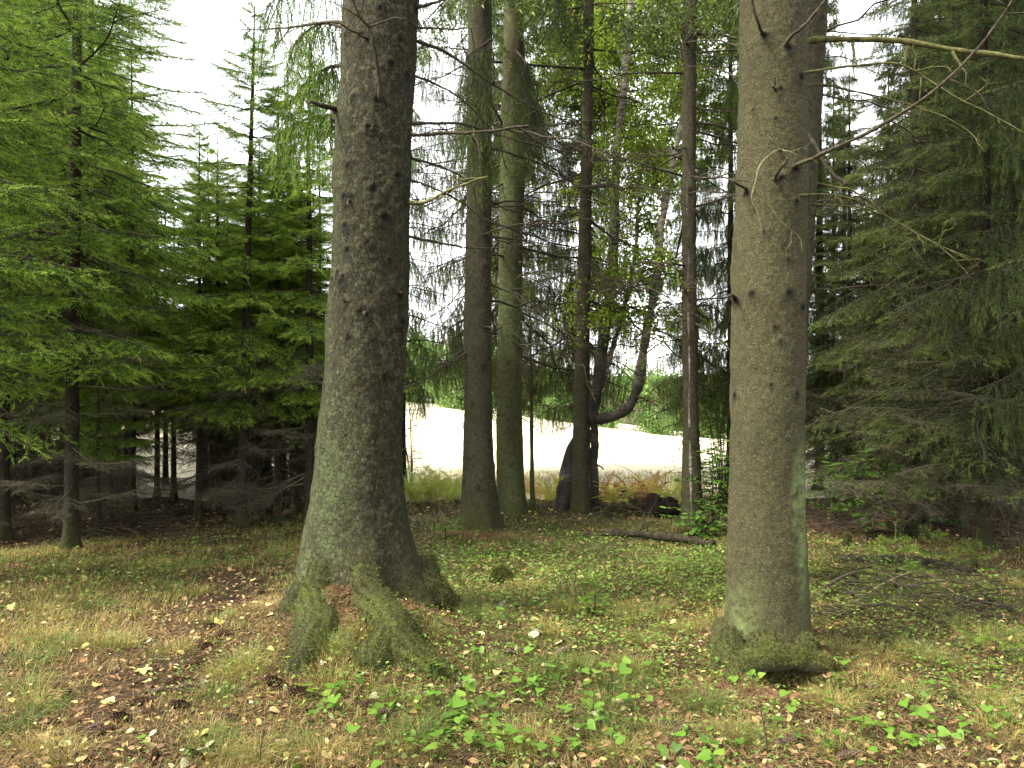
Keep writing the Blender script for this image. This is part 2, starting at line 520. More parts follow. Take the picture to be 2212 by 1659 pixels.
# ------------------------------------------------------------------ spruce branches
def branch_template(style, seed):
    r = np.random.default_rng(seed)
    L = 1.5
    pos, dr, sz, tn = [], [], [], []
    wood = []
    s = np.linspace(0, 1, 9)
    wob = np.cumsum(r.normal(0, .012, 9)); wobz = np.cumsum(r.normal(0, .01, 9))
    if style == 'flat':
        z = -.16 * s + .14 * s**2
    else:
        z = .02 * s - .22 * s**2 + .10 * s**3
    ax = np.stack([L * s, L * wob, L * (z + wobz)], 1)
    wood.append((ax, np.linspace(.014, .004, 9)))
    def at(q):
        return A(*[np.interp(q, s, ax[:, i]) for i in range(3)])
    def shoots_along(poly, step, side_len, hang):
        seg = np.linalg.norm(np.diff(poly, axis=0), axis=1)
        cum = np.r_[0, np.cumsum(seg)]
        n = max(2, int(cum[-1] / step))
        sg = 1; tw = r.normal(0, .13)
        for q in np.linspace(cum[-1] * .12, cum[-1], n):
            p = A(*[np.interp(q, cum, poly[:, i]) for i in range(3)])
            i = min(np.searchsorted(cum, q, 'right') - 1, len(poly) - 2)
            d = unit(poly[i + 1] - poly[i])
            fr = q / cum[-1]
            side = unit(np.cross(d, A(0, 0, 1) + r.normal(0, .25, 3)))
            if hang:
                dd = unit(d + side * sg * r.uniform(.2, .7) + A(0, 0, -.25))
            else:
                dd = unit(d * .8 + side * sg * r.uniform(.55, .95) + A(0, 0, r.uniform(-.25, .05)))
            pos.append(p); dr.append(dd); sz.append(side_len * r.uniform(.75, 1.2) * (1.1 - .35 * fr)); tn.append(.20 + .34 * fr + tw + r.normal(0, .08))
            if r.random() < .55:
                pos.append(p); dr.append(unit(d + r.normal(0, .18, 3))); sz.append(side_len * .8); tn.append(.25 + .34 * fr + tw + r.normal(0, .08))
            sg = -sg
        pos.append(poly[-1]); dr.append(unit(poly[-1] - poly[-2])); sz.append(side_len); tn.append(.62)
    step = .058 if style == 'flat' else .042
    q = .16
    while q < .985:
        p0 = at(q); d0 = unit(at(min(q + .03, 1)) - at(q - .03))
        for sg in (-1, 1):
            if r.random() < .08: continue
            side = unit(np.cross(d0, A(0, 0, 1))) * sg
            t = np.linspace(0, 1, 5)[:, None]
            if style == 'flat':
                l_ = L * (.36 * (1 - q) ** .75 + .06) * r.uniform(.7, 1.12)
                ang = RAD(r.uniform(45, 64))
                dd = d0 * cos(ang) + side * sin(ang)
                poly = p0 + dd * l_ * t + A(0, 0, -1) * l_ * (.12 * t + r.uniform(.05, .22) * t * t) + side * .03 * np.sin(t * 5 + r.uniform(0, 6))
                shoots_along(poly, .052, .105, False)
            else:
                l_ = r.uniform(.22, .62) * (1 - .45 * abs(q - .55))
                dd = d0 * r.uniform(.1, .5) + side * r.uniform(.25, .9)
                poly = p0 + dd * l_ * (.5 * t ** .7) + A(0, 0, -1) * l_ * (.1 * t + .9 * t ** 1.5) + side * .02 * np.sin(t * 4 + r.uniform(0, 6))
                shoots_along(poly, .042, .10, True)
            wood.append((poly, np.linspace(.004, .0018, 5)))
        q += step * r.uniform(.75, 1.3)
    shoots_along(ax[3:], .06, .10, style != 'flat')
    return dict(pos=np.array(pos), dir=np.array(dr), size=np.array(sz), tint=np.array(tn), wood=wood, L=L)

TPL = {'flat': [branch_template('flat', 20 + i) for i in range(5)], 'weep': [branch_template('weep', 40 + i) for i in range(5)]}

def rotz(p, a):
    c, s = cos(a), sin(a)
    return np.stack([p[..., 0] * c - p[..., 1] * s, p[..., 0] * s + p[..., 1] * c, p[..., 2]], -1)

def roty(p, a):   # positive lifts +x upward
    c, s = cos(a), sin(a)
    return np.stack([p[..., 0] * c - p[..., 2] * s, p[..., 1], p[..., 0] * s + p[..., 2] * c], -1)

def put_branch(mb, tpl, base, az, pitch, L, coarse=False, tint=0., thin=1., roll=0., ssize=1.):
    k = L / tpl['L']
    pos, dr, sz, tn = tpl['pos'], tpl['dir'], tpl['size'], tpl['tint']
    if coarse:
        sel = rng.random(len(pos)) < .22
        pos, dr, sz, tn = pos[sel], dr[sel], sz[sel] * 2.1, tn[sel]
    elif thin < 1:
        sel = rng.random(len(pos)) < thin
        pos, dr, sz, tn = pos[sel], dr[sel], sz[sel], tn[sel]
    pp = rotz(roty(pos * k, pitch), az) + base
    dd = rotz(roty(dr, pitch), az)
    add_shoots(mb, pp, dd, sz * max(k, .55) ** .5 * ssize, tn + tint, 0, coarse)
    for i, (w, r) in enumerate(tpl['wood']):
        if coarse and i: break
        V, T, Q = tube(rotz(roty(w * k, pitch), az) + base, r * max(k, .5 * ssize), 5 if i == 0 else 3, False)
        mb.add(V, Q=Q, mat=1, tint=.3)

def crown_mesh(name, Ht, z0, Lmax, style, seed, zdetail, needle='needle', whorl=.36, nb=5, low_pitch=-14, top_pitch=35, tint=0., shape=.8, origin=(0, 0, 0), thin=1., ssize=1.):
    global rng
    keep = rng; rng = np.random.default_rng(seed)
    mb = MB()
    z = z0
    while z < Ht - .12:
        f = (Ht - z) / (Ht - z0)
        Lz = Lmax * min(1, f ** shape * 1.05) * (1 if f < .93 else .8)
        n = nb if f > .12 else 4
        a0 = rng.uniform(0, 6.28)
        for i in range(n):
            az = a0 + i * 2 * pi / n + rng.normal(0, .22)
            Lb = max(.16 * ssize, Lz * rng.uniform(.72, 1.12))
            pitch = RAD(low_pitch + (top_pitch - low_pitch) * (1 - f) ** 1.3 + rng.normal(0, 6))
            tpl = TPL[style][rng.integers(5)]
            put_branch(mb, tpl, A(0, 0, z + rng.uniform(-.07, .07) * ssize), az, pitch, Lb, z > zdetail, tint + .10 * (1 - f), thin, ssize=ssize * min(1, max(.5, Lb / .5 / ssize)) if z > z0 + .6 * (Ht - z0) else ssize)
        z += whorl * rng.uniform(.8, 1.2) * (1 if f > .3 else .75) * (1.5 if z > zdetail else 1)
    # leader
    q = np.linspace(Ht - .45 * ssize, Ht + .12 * ssize, 10)
    add_shoots(mb, np.stack([q * 0, q * 0, q], 1), A(0, 0, 1) + rng.normal(0, .35, (10, 3)), np.full(10, .1 * ssize), np.full(10, .5 + tint))
    me = mb.mesh(name, [needle, 'wood'])
    rng = keep
    return me

def dead_branch_mesh(seed, L=1.1, twigs=16, name='dead_branch', pitch=-.1, r0=.010, mat='twig'):
    r = np.random.default_rng(seed)
    mb = MB()
    s = np.linspace(0, 1, 9)
    wy = np.cumsum(r.normal(0, .02, 9)); wz = np.cumsum(r.normal(0, .02, 9))
    ax = np.stack([L * s, L * wy, L * (pitch * s - .10 * s * s + wz)], 1)
    V, T, Q = tube(ax, np.linspace(r0, .002, 9), 5); mb.add(V, T, Q)
    for i in range(twigs):
        q = r.uniform(.12, 1)
        p0 = A(*[np.interp(q, s, ax[:, j]) for j in range(3)])
        l_ = L * r.uniform(.12, .42) * (1.1 - .5 * q)
        d = unit(A(r.uniform(.2, .9), r.choice((-1, 1)) * r.uniform(.4, 1), r.uniform(-.55, .25)))
        t = np.linspace(0, 1, 5)[:, None]
        pl = p0 + d * l_ * t + A(0, 0, -1) * l_ * r.uniform(-.1, .35) * t * t + r.normal(0, .012, (5, 3)) * t
        V, T, Q = tube(pl, np.linspace(.0036, .0013, 5), 3, False); mb.add(V, T, Q)
        for j in range(r.integers(1, 5)):
            u = r.uniform(.25, 1); p1 = pl[0] * (1 - u) + pl[-1] * u
            e = unit(d + r.normal(0, .6, 3)) * l_ * r.uniform(.2, .5)
            V, T, Q = tube(np.array([p1, p1 + e * .5 + r.normal(0, .008, 3), p1 + e + A(0, 0, -.02)]), (.0022, .0016, .001), 3, False); mb.add(V, T, Q)
    return mb.mesh(name, mat)

def dead_spray_mesh(seed, L=1.2, thin=.5):
    global rng
    keep = rng; rng = np.random.default_rng(seed)
    tpl = TPL['flat'][seed % 5]
    mb = MB(); k = L / tpl['L']
    sel = rng.random(len(tpl['pos'])) < thin
    p, d, z = tpl['pos'][sel] * k, unit(tpl['dir'][sel] + rng.normal(0, .25, (sel.sum(), 3))), tpl['size'][sel] * 1.25
    s = unit(np.cross(d, rng.normal(size=d.shape))) * .0022
    V = np.stack([p - s, p + s, p + d * z[:, None] + A(0, 0, -.01)], 1).reshape(-1, 3); mb.add(V, T=np.arange(len(V)).reshape(-1, 3))
    for j in range(2):
        b = p + d * z[:, None] * rng.uniform(.2, .8, (len(p), 1)); e = unit(d + rng.normal(0, .7, d.shape)) * z[:, None] * .55
        V = np.stack([b - s * .8, b + s * .8, b + e], 1).reshape(-1, 3); mb.add(V, T=np.arange(len(V)).reshape(-1, 3))
    for i, (w, r) in enumerate(tpl['wood']):
        V, T, Q = tube(w * k, np.maximum(r * .8, .0016), 5 if i == 0 else 3, False); mb.add(V, Q=Q)
    rng = keep
    return mb.mesh('dead_branch', 'twig_grey')
M['twig_grey'] = simple_bark('grey_twig_bark', (.038, .034, .021), (.078, .070, .044), (.125, .113, .072), 30, 1)
SPRAY = [dead_spray_mesh(160 + i, (1.1, 1.3, 1.2)[i % 3], (.6, .45, .75)[i % 3]) for i in range(6)]
DEAD = [dead_branch_mesh(60 + i, twigs=(14, 20, 10, 24, 7, 16)[i % 6]) for i in range(8)]
DEAD_LONG = [dead_branch_mesh(80 + i, L=1.5, twigs=(9, 14, 6, 11)[i % 4], r0=.013, pitch=(-.05, -.25, .08, -.15)[i % 4]) for i in range(6)]

def add_dead(root, zlist, r_at, meshes, scale=(.6, 1.1), azs=None, lean=(0, 0)):
    for i, z in enumerate(zlist):
        o = bpy.data.objects.new('dead_branch', meshes[rng.integers(len(meshes))])
        COL.objects.link(o); o.parent = root
        az = rng.uniform(0, 2 * pi) if azs is None else azs[i]
        r = r_at(z) * .7
        o.location = (lean[0] * z + r * cos(az), lean[1] * z + r * sin(az), z)
        o.rotation_euler = (rng.normal(0, .2), rng.normal(.05, .14), az)
        s = rng.uniform(*scale); o.scale = (s, s, s)

def plain_trunk(Ht, r0, seed, flare=.5, nseg=14, z_low=-.25, lean=(0, 0), dz=.12, wob=.012):
    mb = MB()
    zs = np.concatenate([np.arange(z_low, min(Ht, 7), dz), np.arange(min(Ht, 7), Ht, .6), [Ht]])
    th = np.arange(nseg) * 2 * pi / nseg
    rz = r0 * (1 - np.clip(zs, 0, Ht) / Ht) ** .75 * (1 + flare * np.exp(-np.clip(zs, 0, 9) / .14)) + .004
    cx = lean[0] * zs + wob * noise2(zs * .9, zs * 0 + seed, seed); cy = lean[1] * zs + wob * noise2(zs * .9, zs * 0 + seed + 5, seed)
    lob = 1 + .28 * np.exp(-np.clip(zs, 0, 9) / .2)[:, None] * np.cos(th[None] * 4 + seed) + .05 * noise3(np.cos(th)[None] * 1.5, np.sin(th)[None] * 1.5, zs[:, None] * 3, seed)
    R_ = rz[:, None] * lob
    V = np.stack([cx[:, None] + R_ * np.cos(th), cy[:, None] + R_ * np.sin(th), zs[:, None] + 0 * R_], -1)
    k = len(zs)
    i = np.arange(k - 1)[:, None] * nseg; j = np.arange(nseg)[None]; j2 = (j + 1) % nseg
    Q = np.stack([i + j, i + j2, i + nseg + j2, i + nseg + j], -1).reshape(-1, 4)
    zz = np.repeat(zs, nseg)
    mossv = np.exp(-np.clip(zz, 0, 9) / .18) * .8
    mb.add(V.reshape(-1, 3), Q=Q, moss=mossv, lichen=np.full(len(zz), .2), knot=np.zeros(len(zz)))
    return mb

def spruce(name, x, y, label, Ht, r0, z0, Lmax, style='flat', seed=1, zdetail=6.5, needle='needle', ndead=14, dead_z=(.35, None), group=None, bark='bark_dark', dead=None, dscale=(.6, 1.1), lean=(0, 0), **kw):
    root = empty(name, (x, y, float(H(x, y))), label, 'spruce tree', group)
    plain_trunk(Ht, r0, seed, lean=lean).build('trunk', bark, root, (0, 0, 0), True)
    me = crown_mesh('crown', Ht, z0, Lmax, style, seed, zdetail, needle, **kw)
    o = bpy.data.objects.new('crown', me); COL.objects.link(o); o.parent = root
    o.location = (lean[0] * z0, lean[1] * z0, 0)
    if lean != (0, 0):
        o.rotation_euler = (-math.atan(lean[1]), math.atan(lean[0]), 0)
        o.location = (0, 0, 0)
    zt = dead_z[1] or max(z0 + .5, 2.0)
    add_dead(root, np.sort(rng.uniform(dead_z[0], zt, ndead)), lambda z: r0, dead or (DEAD[:3] + SPRAY * 2), dscale, lean=lean)
    return root

# ================================================================== GROUND AND MEADOW (one sheet, two zones)
def build_ground():
    fx = np.arange(-9, 9.001, .06)
    ext = 9 + np.cumsum(.1 * 1.22 ** np.arange(1, 33))
    xs = np.concatenate([-ext[::-1], fx, ext])
    fy = np.arange(1.2, 14.001, .06)
    ey = 14 + np.cumsum(.1 * 1.2 ** np.arange(1, 36))
    xs = xs[np.abs(xs) < 420]
    ys = np.concatenate([[-300, -120, -50, -20, -8, -3, -1, 0, .6], fy, ey])
    X, Y = np.meshgrid(xs, ys)
    Z = H(X, Y)
    near = (Y < 14) & (Y > 1) & (np.abs(X) < 9)
    Z = Z + near * (.010 * noise2(X * 9, Y * 9, 8) + .006 * noise2(X * 19, Y * 19, 9))
    ny, nx = X.shape
    V = np.stack([X, Y, Z], -1).reshape(-1, 3)
    px = CX + F * X / np.maximum(Y, .1)
    yf = 12.15 + 9 * (1 - sstep(190, 300, px)) + .35 * noise2(X * 1.3, Y * .7, 12)
    med = (Y > yf) & (Y < 74)
    cell = med[:-1, :-1] & med[1:, 1:] & med[:-1, 1:] & med[1:, :-1]
    i = np.arange(ny - 1)[:, None] * nx; j = np.arange(nx - 1)[None]
    Qa = np.stack([i + j, i + j + 1, i + nx + j + 1, i + nx + j], -1)
    # zone attributes: how green, how bare
    green = masks(X, Y)
    bare = bare_mask(X, Y)
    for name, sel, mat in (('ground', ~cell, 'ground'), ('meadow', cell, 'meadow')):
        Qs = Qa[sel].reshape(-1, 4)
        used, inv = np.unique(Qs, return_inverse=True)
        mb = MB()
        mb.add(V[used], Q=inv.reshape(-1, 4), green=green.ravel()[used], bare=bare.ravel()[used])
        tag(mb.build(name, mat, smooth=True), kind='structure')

def blob(x, y, cx, cy, rx, ry=None):
    ry = ry or rx
    return np.exp(-((x - cx) / rx) ** 2 - ((y - cy) / ry) ** 2)

TRACK = [G(240, 1640)[:2], G(300, 1480)[:2], G(400, 1370)[:2], G(500, 1275)[:2], G(590, 1235)[:2]]
def track_mask(x, y):
    d = np.full(np.shape(x), 9.)
    for a, b in zip(TRACK[:-1], TRACK[1:]):
        ab = b - a
        t = np.clip(((x - a[0]) * ab[0] + (y - a[1]) * ab[1]) / (ab @ ab), 0, 1)
        d = np.minimum(d, np.hypot(x - a[0] - t * ab[0], y - a[1] - t * ab[1]))
    return np.exp(-((d + .12 * noise2(np.asarray(x) * 3, np.asarray(y) * 3, 35)) / .36) ** 2)

def masks(x, y):
    """how green the ground cover is"""
    g = .42 + .25 * noise2(x * .8, y * .8, 21)
    g = g + .45 * blob(x, y, .6, 7.3, 2.2, 1.9) + .25 * blob(x, y, -3.2, 7.2, 1.6, 1.4) - .35 * track_mask(x, y)
    g = g - .45 * blob(x, y, T1[0], T1[1] - .4, .95, .8) - .3 * blob(x, y, T2[0] - .2, T2[1] - .5, .8, .5) + .2 * blob(x, y, 3, 6.5, 1.5, 1.5)
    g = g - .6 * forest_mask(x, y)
    return np.clip(g, 0, 1)

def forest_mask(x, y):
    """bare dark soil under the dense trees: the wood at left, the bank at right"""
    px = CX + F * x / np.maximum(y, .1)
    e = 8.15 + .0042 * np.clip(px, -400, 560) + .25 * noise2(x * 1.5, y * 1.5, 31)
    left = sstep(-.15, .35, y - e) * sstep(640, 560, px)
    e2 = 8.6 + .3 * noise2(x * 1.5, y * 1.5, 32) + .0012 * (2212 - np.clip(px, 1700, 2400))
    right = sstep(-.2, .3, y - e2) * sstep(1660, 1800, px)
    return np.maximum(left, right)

def bare_mask(x, y):
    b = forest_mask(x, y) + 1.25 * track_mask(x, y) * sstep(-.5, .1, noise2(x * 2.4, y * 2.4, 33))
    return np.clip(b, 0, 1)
build_ground()

# ================================================================== THE TWO BIG SPRUCES
def big_trunk(prof, d, ztop, nseg, dz, roots, knots, base, seed, scale_amp, lichens=()):
    py = A(*[p[0] for p in prof]); xl = A(*[p[1] for p in prof]); xr = A(*[p[2] for p in prof])
    zp = CAM_H - (py - CY) / F * d
    cxp = PX((xl + xr) / 2, d); rp = (xr - xl) / 2 / F * d
    o = np.argsort(zp); zp, cxp, rp = zp[o], cxp[o], rp[o]
    zh = zp[-1]
    zs = np.concatenate([np.arange(-.45, zh, dz), np.linspace(zh, ztop, 24)])
    cx = np.interp(zs, zp, cxp); r = np.interp(zs, zp, rp)
    kk = np.ones(9) / 9
    n0 = len(np.arange(-.45, zh, dz))
    for arr in (cx, r):
        e = np.concatenate([np.full(4, arr[0]), arr[:n0], np.full(4, arr[n0 - 1])])
        arr[:n0] = np.convolve(e, kk, 'valid')
    hi = zs > zh
    r[hi] = rp[-1] * (1 - (zs[hi] - zh) / (ztop - zh)) ** .8 + .01
    slope = (cxp[-1] - cxp[-4]) / (zp[-1] - zp[-4])
    cx[hi] = cxp[-1] + slope * (zs[hi] - zh)
    th = np.arange(nseg) * 2 * pi / nseg - pi / 2
    lob = np.ones((len(zs), nseg))
    zc = np.clip(zs - base, 0, 9)[:, None]
    for ang, amp, wid, hh in roots:
        dd = np.abs((th[None] - ang + pi) % (2 * pi) - pi)
        lob += amp * np.exp(-zc / hh) * np.exp(-(dd / wid) ** 2)
    Rr = r[:, None] * lob
    X = cx[:, None] + Rr * np.cos(th); Y = d + Rr * np.sin(th); Z = zs[:, None] + 0 * X
    n1 = noise3(X * 5, Y * 5, Z * 3, seed) * .013 + noise3(X * 16, Y * 16, Z * 11, seed + 1) * .0045
    n2 = np.abs(noise3(X * 42, Y * 42, Z * 30, seed + 2)) * scale_amp + noise3(X * 85, Y * 85, Z * 70, seed + 3) * scale_amp * .5
    kn = np.zeros_like(X); disp = n1 + n2
    for kx, ky, ks in knots:
        z0 = CAM_H - (ky - CY) / F * (d - .2)
        c0, r0 = np.interp(z0, zs, cx), np.interp(z0, zs, r)
        u = np.clip((PX(kx, d - .1) - c0) / r0, -.97, .97)
        a = -pi / 2 + math.asin(u)
        da = (th[None] - a + pi) % (2 * pi) - pi
        jit = 1 + .45 * noise3(X * 30, Y * 30, Z * 30, 77)
        q = np.hypot(da * r0, (Z - z0)) / ks * jit
        disp = disp + .012 * np.exp(-(q / 1.3) ** 2) - .016 * np.exp(-(q / .5) ** 2)
        kn = np.maximum(kn, np.exp(-(q / .95) ** 3) * .97)
        # a dark resin streak running down below the knot
        kn = np.maximum(kn, .3 * np.exp(-(da * r0 / (ks * .6)) ** 2) * sstep(z0 - ks * 4, z0 - ks, Z) * (Z < z0))
    X = X + disp * np.cos(th); Y = Y + disp * np.sin(th)
    k = len(zs)
    i = np.arange(k - 1)[:, None] * nseg; j = np.arange(nseg)[None]; j2 = (j + 1) % nseg
    Q = np.stack([i + j, i + j2, i + nseg + j2, i + nseg + j], -1).reshape(-1, 4)
    mo = np.exp(-np.clip(Z - base, 0, 9) / .16) * (.55 + .7 * noise3(X * 6, Y * 6, Z * 3, 55))
    li = np.zeros_like(X)
    for (lx, ly, sx, sy, am) in lichens:
        z0 = CAM_H - (ly - CY) / F * d
        li = np.maximum(li, am * np.exp(-((X - PX(lx, d)) / sx) ** 2 - ((Z - z0) / sy) ** 2) * (Y < d + .1))
    li = li + .12
    mb = MB()
    mb.add(np.stack([X, Y, Z], -1).reshape(-1, 3), Q=Q, knot=kn.ravel(), moss=np.clip(mo, 0, 1).ravel(), lichen=np.clip(li, 0, 1).ravel())
    def surf(px_, py_):
        """a point on the trunk surface seen at px,py"""
        z0 = CAM_H - (py_ - CY) / F * (d - .2)
        c0, r0 = np.interp(z0, zs, cx), np.interp(z0, zs, r)
        u = np.clip((PX(px_, d - .1) - c0) / r0, -.99, .99)
        return A(c0 + r0 * u, d - r0 * math.sqrt(1 - u * u), z0)
    return mb, surf

def moss_fuzz(mb, pts, nrm, n, size=.0115, mat=1, dens=None):
    n = int(n * 1.8); idx = rng.integers(len(pts), size=n)
    p = pts[idx] + rng.normal(0, .006, (n, 3))
    d = unit(nrm[idx] + rng.normal(0, .6, (n, 3)))
    s = unit(np.cross(d, rng.normal(size=(n, 3))))
    L_ = rng.uniform(.6, 1.6, (n, 1)) * size
    t = np.clip(.5 + .3 * noise3(p[:, 0] * 7, p[:, 1] * 7, p[:, 2] * 7, 5) + rng.normal(0, .15, n), 0, 1)
    V = np.stack([p - s * .0025, p + s * .0025, p + d * L_], 1).reshape(-1, 3)
    mb.add(V, T=np.arange(n * 3).reshape(-1, 3), mat=mat, tint=np.repeat(t, 3), moss=1.)

def root_tube(parent, pts, rad, seed, mossy=1., fuzz=2500, n=14, bark='bark_scaly'):
    k = 40
    p = spline(pts, k); r = spline(np.stack([rad, rad, rad], 1), k)[:, 0]
    V, T, Q = tube(p, r, n)
    ax = np.concatenate([np.repeat(p, n, 0), p[:1], p[-1:]])
    nr = unit(V - ax)
    V = V + nr * (.03 * noise3(V[:, 0] * 6, V[:, 1] * 6, V[:, 2] * 6, seed) + .012 * noise3(V[:, 0] * 19, V[:, 1] * 19, V[:, 2] * 19, seed + 1))[:, None]
    mb = MB()
    up = np.clip(nr[:, 2] * 1.2 + .5, 0, 1)
    mb.add(V, T, Q, moss=np.clip(mossy * up * (.8 + .6 * noise3(V[:, 0] * 5, V[:, 1] * 5, V[:, 2] * 5, 9)), 0, 1), lichen=.1, knot=0., tint=.4)
    sel = np.where(nr[:, 2] > -.2)[0]
    o = mb.build('root', bark, parent, smooth=True)
    if fuzz:
        mb = MB(); moss_fuzz(mb, V[sel], nr[sel], fuzz, mat=0); mb.build('moss', 'moss_fuzz', o, parent.location)
    return o

def px_branch(parent, pts, r0, r1, mat='twig', twigs=(), knob=0, seed=0, name='dead_branch', n=7, wob=.008):
    """a branch through picture points (px,py,depth) with side twigs at given fractions"""
    p = spline([q if len(q) == 3 and not isinstance(q, tuple) else P(*q) for q in pts], 26)
    r_ = np.random.default_rng(seed + 900)
    w = np.cumsum(r_.normal(0, wob / 4, (26, 3)), 0); w -= np.linspace(0, 1, 26)[:, None] * w[-1] * .5; w[0] = 0
    p = p + w
    rad = np.linspace(r0, r1, 26) * (1 + .12 * r_.normal(size=26))
    if knob: rad[:3] *= A(1.7, 1.3, 1.1)
    mb = MB(); V, T, Q = tube(p, rad, n); mb.add(V, T, Q)
    o = mb.build(name, mat, parent, smooth=True)
    for q, ln, (dx, dy, dz) in twigs:
        mb = MB()
        p0 = p[int(q * 25)]; t = np.linspace(0, 1, 6)[:, None]
        pl = p0 + unit(A(dx, dy, dz)) * ln * t + A(0, 0, -1) * ln * .18 * t * t + r_.normal(0, .012, (6, 3)) * t
        V, T, Q = tube(pl, np.linspace(max(r1, r0 * .45), .0012, 6), 4); mb.add(V, T, Q)
        for j in range(3):
            u = int(r_.integers(2, 6)); e = unit(A(dx, dy, dz) + r_.normal(0, .7, 3)) * ln * .3
            V, T, Q = tube(np.array([pl[u], pl[u] + e * .5, pl[u] + e + A(0, 0, -.015)]), (.002, .0016, .001), 3, False); mb.add(V, T, Q)
        mb.build('twig', mat, o, parent.location)
    return o

def rand_twigs(n, r_, ln=(.08, .3), right=0):
    return [(r_.uniform(.25, .98), r_.uniform(*ln), (r_.normal(right, .6), r_.normal(0, .6), r_.normal(-.2, .5))) for _ in range(n)]

def bough(parent, pts, Ls, seed, dens=1., needle='needle_dark', hang=(.25, .6), name='bough'):
    """a living bough along picture points with needle curtains hanging from it"""
    r = np.random.default_rng(seed)
    p = spline([P(*q) for q in pts], 30)
    mb = MB(); V, T, Q = tube(p, np.linspace(.016, .004, 30), 6); mb.add(V, T, Q, mat=1, tint=.3)
    seg = np.linalg.norm(np.diff(p, axis=0), axis=1); cum = np.r_[0, np.cumsum(seg)]
    q = cum[-1] * .15
    while q < cum[-1]:
        p0 = A(*[np.interp(q, cum, p[:, i]) for i in range(3)])
        d0 = unit(p[-1] - p[0])
        for sg in (-1, 1):
            side = unit(np.cross(d0, A(0, 0, 1))) * sg
            ln = r.uniform(*hang) * Ls
            t = np.linspace(0, 1, 7)[:, None]
            dd = d0 * r.uniform(-.1, .5) + side * r.uniform(.1, .8)
            pl = p0 + dd * ln * .45 * t ** .7 + A(0, 0, -1) * ln * (.12 * t + .88 * t ** 1.4) + side * .02 * np.sin(t * 5 + r.uniform(0, 6))
            V, T, Q = tube(pl, np.linspace(.004, .0016, 7), 3, False); mb.add(V, Q=Q, mat=1, tint=.3)
            m = max(4, int(ln / .03))
            u = np.linspace(.08, 1, m); pp = np.stack([np.interp(u, t[:, 0], pl[:, i]) for i in range(3)], 1)
            dr = A(0, 0, -1) + side * (r.choice((-1, 1), m) * r.uniform(.15, .75, m))[:, None] + d0 * r.normal(.1, .35, (m, 1))
            add_shoots(mb, pp, dr, r.uniform(.05, .10, m), .2 + .35 * u + r.normal(0, .08, m))
        q += .045 / dens * r.uniform(.7, 1.3)
    return mb.build(name, [needle, 'wood'], parent)

def overhead_crown(parent, x, y, z0, Ht, Lmax, seed):
    """the living crown above the picture, unseen and coarse, put in to shade the ground"""
    me = crown_mesh('crown', Ht, z0, Lmax, 'weep', seed, 0.0, 'needle_dark', whorl=1.15, nb=6)
    o = bpy.data.objects.new('crown', me); COL.objects.link(o); o.parent = parent
    o.location = A(x, y, 0) - A(*parent.location)
    return o

# ---- the big scaly spruce left of the middle
t1 = empty('spruce_tree', (T1[0], T1[1], float(H(*T1))), 'thick scaly grey-green spruce trunk with flaring mossy roots', 'spruce tree')
prof1 = [(-200, 760, 918), (0, 742, 902), (200, 733, 893), (400, 722, 886), (600, 713, 881), (700, 707, 880), (800, 701, 874), (900, 692, 870), (1000, 680, 869),
         (1080, 671, 874), (1140, 660, 883), (1200, 648, 900), (1280, 640, 926), (1330, 628, 944), (1400, 616, 960)]
kn1 = [(752, 70, .035), (790, 80, .035), (850, 140, .035), (880, 150, .03), (867, 83, .03), (824, 223, .045), (805, 280, .035), (762, 360, .03), (860, 377, .03),
       (815, 413, .05), (752, 427, .045), (839, 473, .045), (755, 490, .04), (804, 527, .03), (757, 543, .03), (744, 610, .05), (735, 590, .03), (790, 676, .055), (864, 636, .045),
       (764, 733, .04), (867, 693, .04), (837, 816, .035), (720, 600, .03), (830, 25, .035), (775, 215, .03), (755, 655, .02), (845, 560, .02)]
lich1 = [(720, 1060, .16, .55, .95), (690, 1200, .15, .3, .9), (760, 1000, .12, .5, .6), (720, 780, .05, .9, .35), (735, 400, .05, 1.2, .3)]
roots1 = [(-pi / 2 - .75, .14, .35, .22), (-pi / 2 + .30, .16, .3, .22), (-pi / 2 + 1.25, .16, .38, .25), (pi, .06, .4, .2), (.9, .2, .5, .2), (2.2, .2, .5, .2), (-pi / 2 + .72, -.12, .16, .45), (-pi / 2 - .25, -.14, .2, .12)]
mb, surf1 = big_trunk(prof1, T1[1], 19, 210, .0115, roots1, [(a, b, c * .8) for a, b, c in kn1], .22, 3, .0045, lich1)
mb.build('trunk', 'bark_scaly', t1, smooth=True)
def gz(px, py, lift=0.):
    g = G(px, py); return g + A(0, 0, lift)
s1 = surf1
root_tube(t1, [s1(712, 1215) + A(0, .10, 0), s1(700, 1285) + A(0, .0, 0), gz(684, 1360, .015), gz(664, 1400, -.01), gz(642, 1438, -.04), gz(626, 1466, -.10)], [.10, .12, .12, .10, .08, .04], 3)
root_tube(t1, [s1(800, 1210) + A(0, .11, 0), s1(812, 1280) + A(0, -.01, 0), gz(838, 1352, .02), gz(868, 1398, .0), gz(920, 1434, -.02), gz(980, 1460, -.04), gz(1035, 1482, -.10)], [.11, .13, .14, .13, .105, .07, .035], 5, fuzz=4200)
root_tube(t1, [gz(846, 1362, .0), gz(822, 1400, .0), gz(800, 1438, -.03), gz(788, 1465, -.10)], [.11, .10, .075, .03], 15, .9, 2400)
root_tube(t1, [s1(905, 1235) + A(0, .12, 0), s1(928, 1285) + A(.02, .02, .0), gz(985, 1322, .02), gz(1045, 1350, -.07)], [.11, .115, .085, .04], 7, .8)
root_tube(t1, [s1(650, 1255) + A(0.03, .12, 0), gz(630, 1318, .0), gz(606, 1342, -.07)], [.09, .07, .04], 9, .5, 700)
r_ = np.random.default_rng(3)
def d1(px, py, back=0.):
    q = surf1(px, py); return (px, py, q[1] + back)
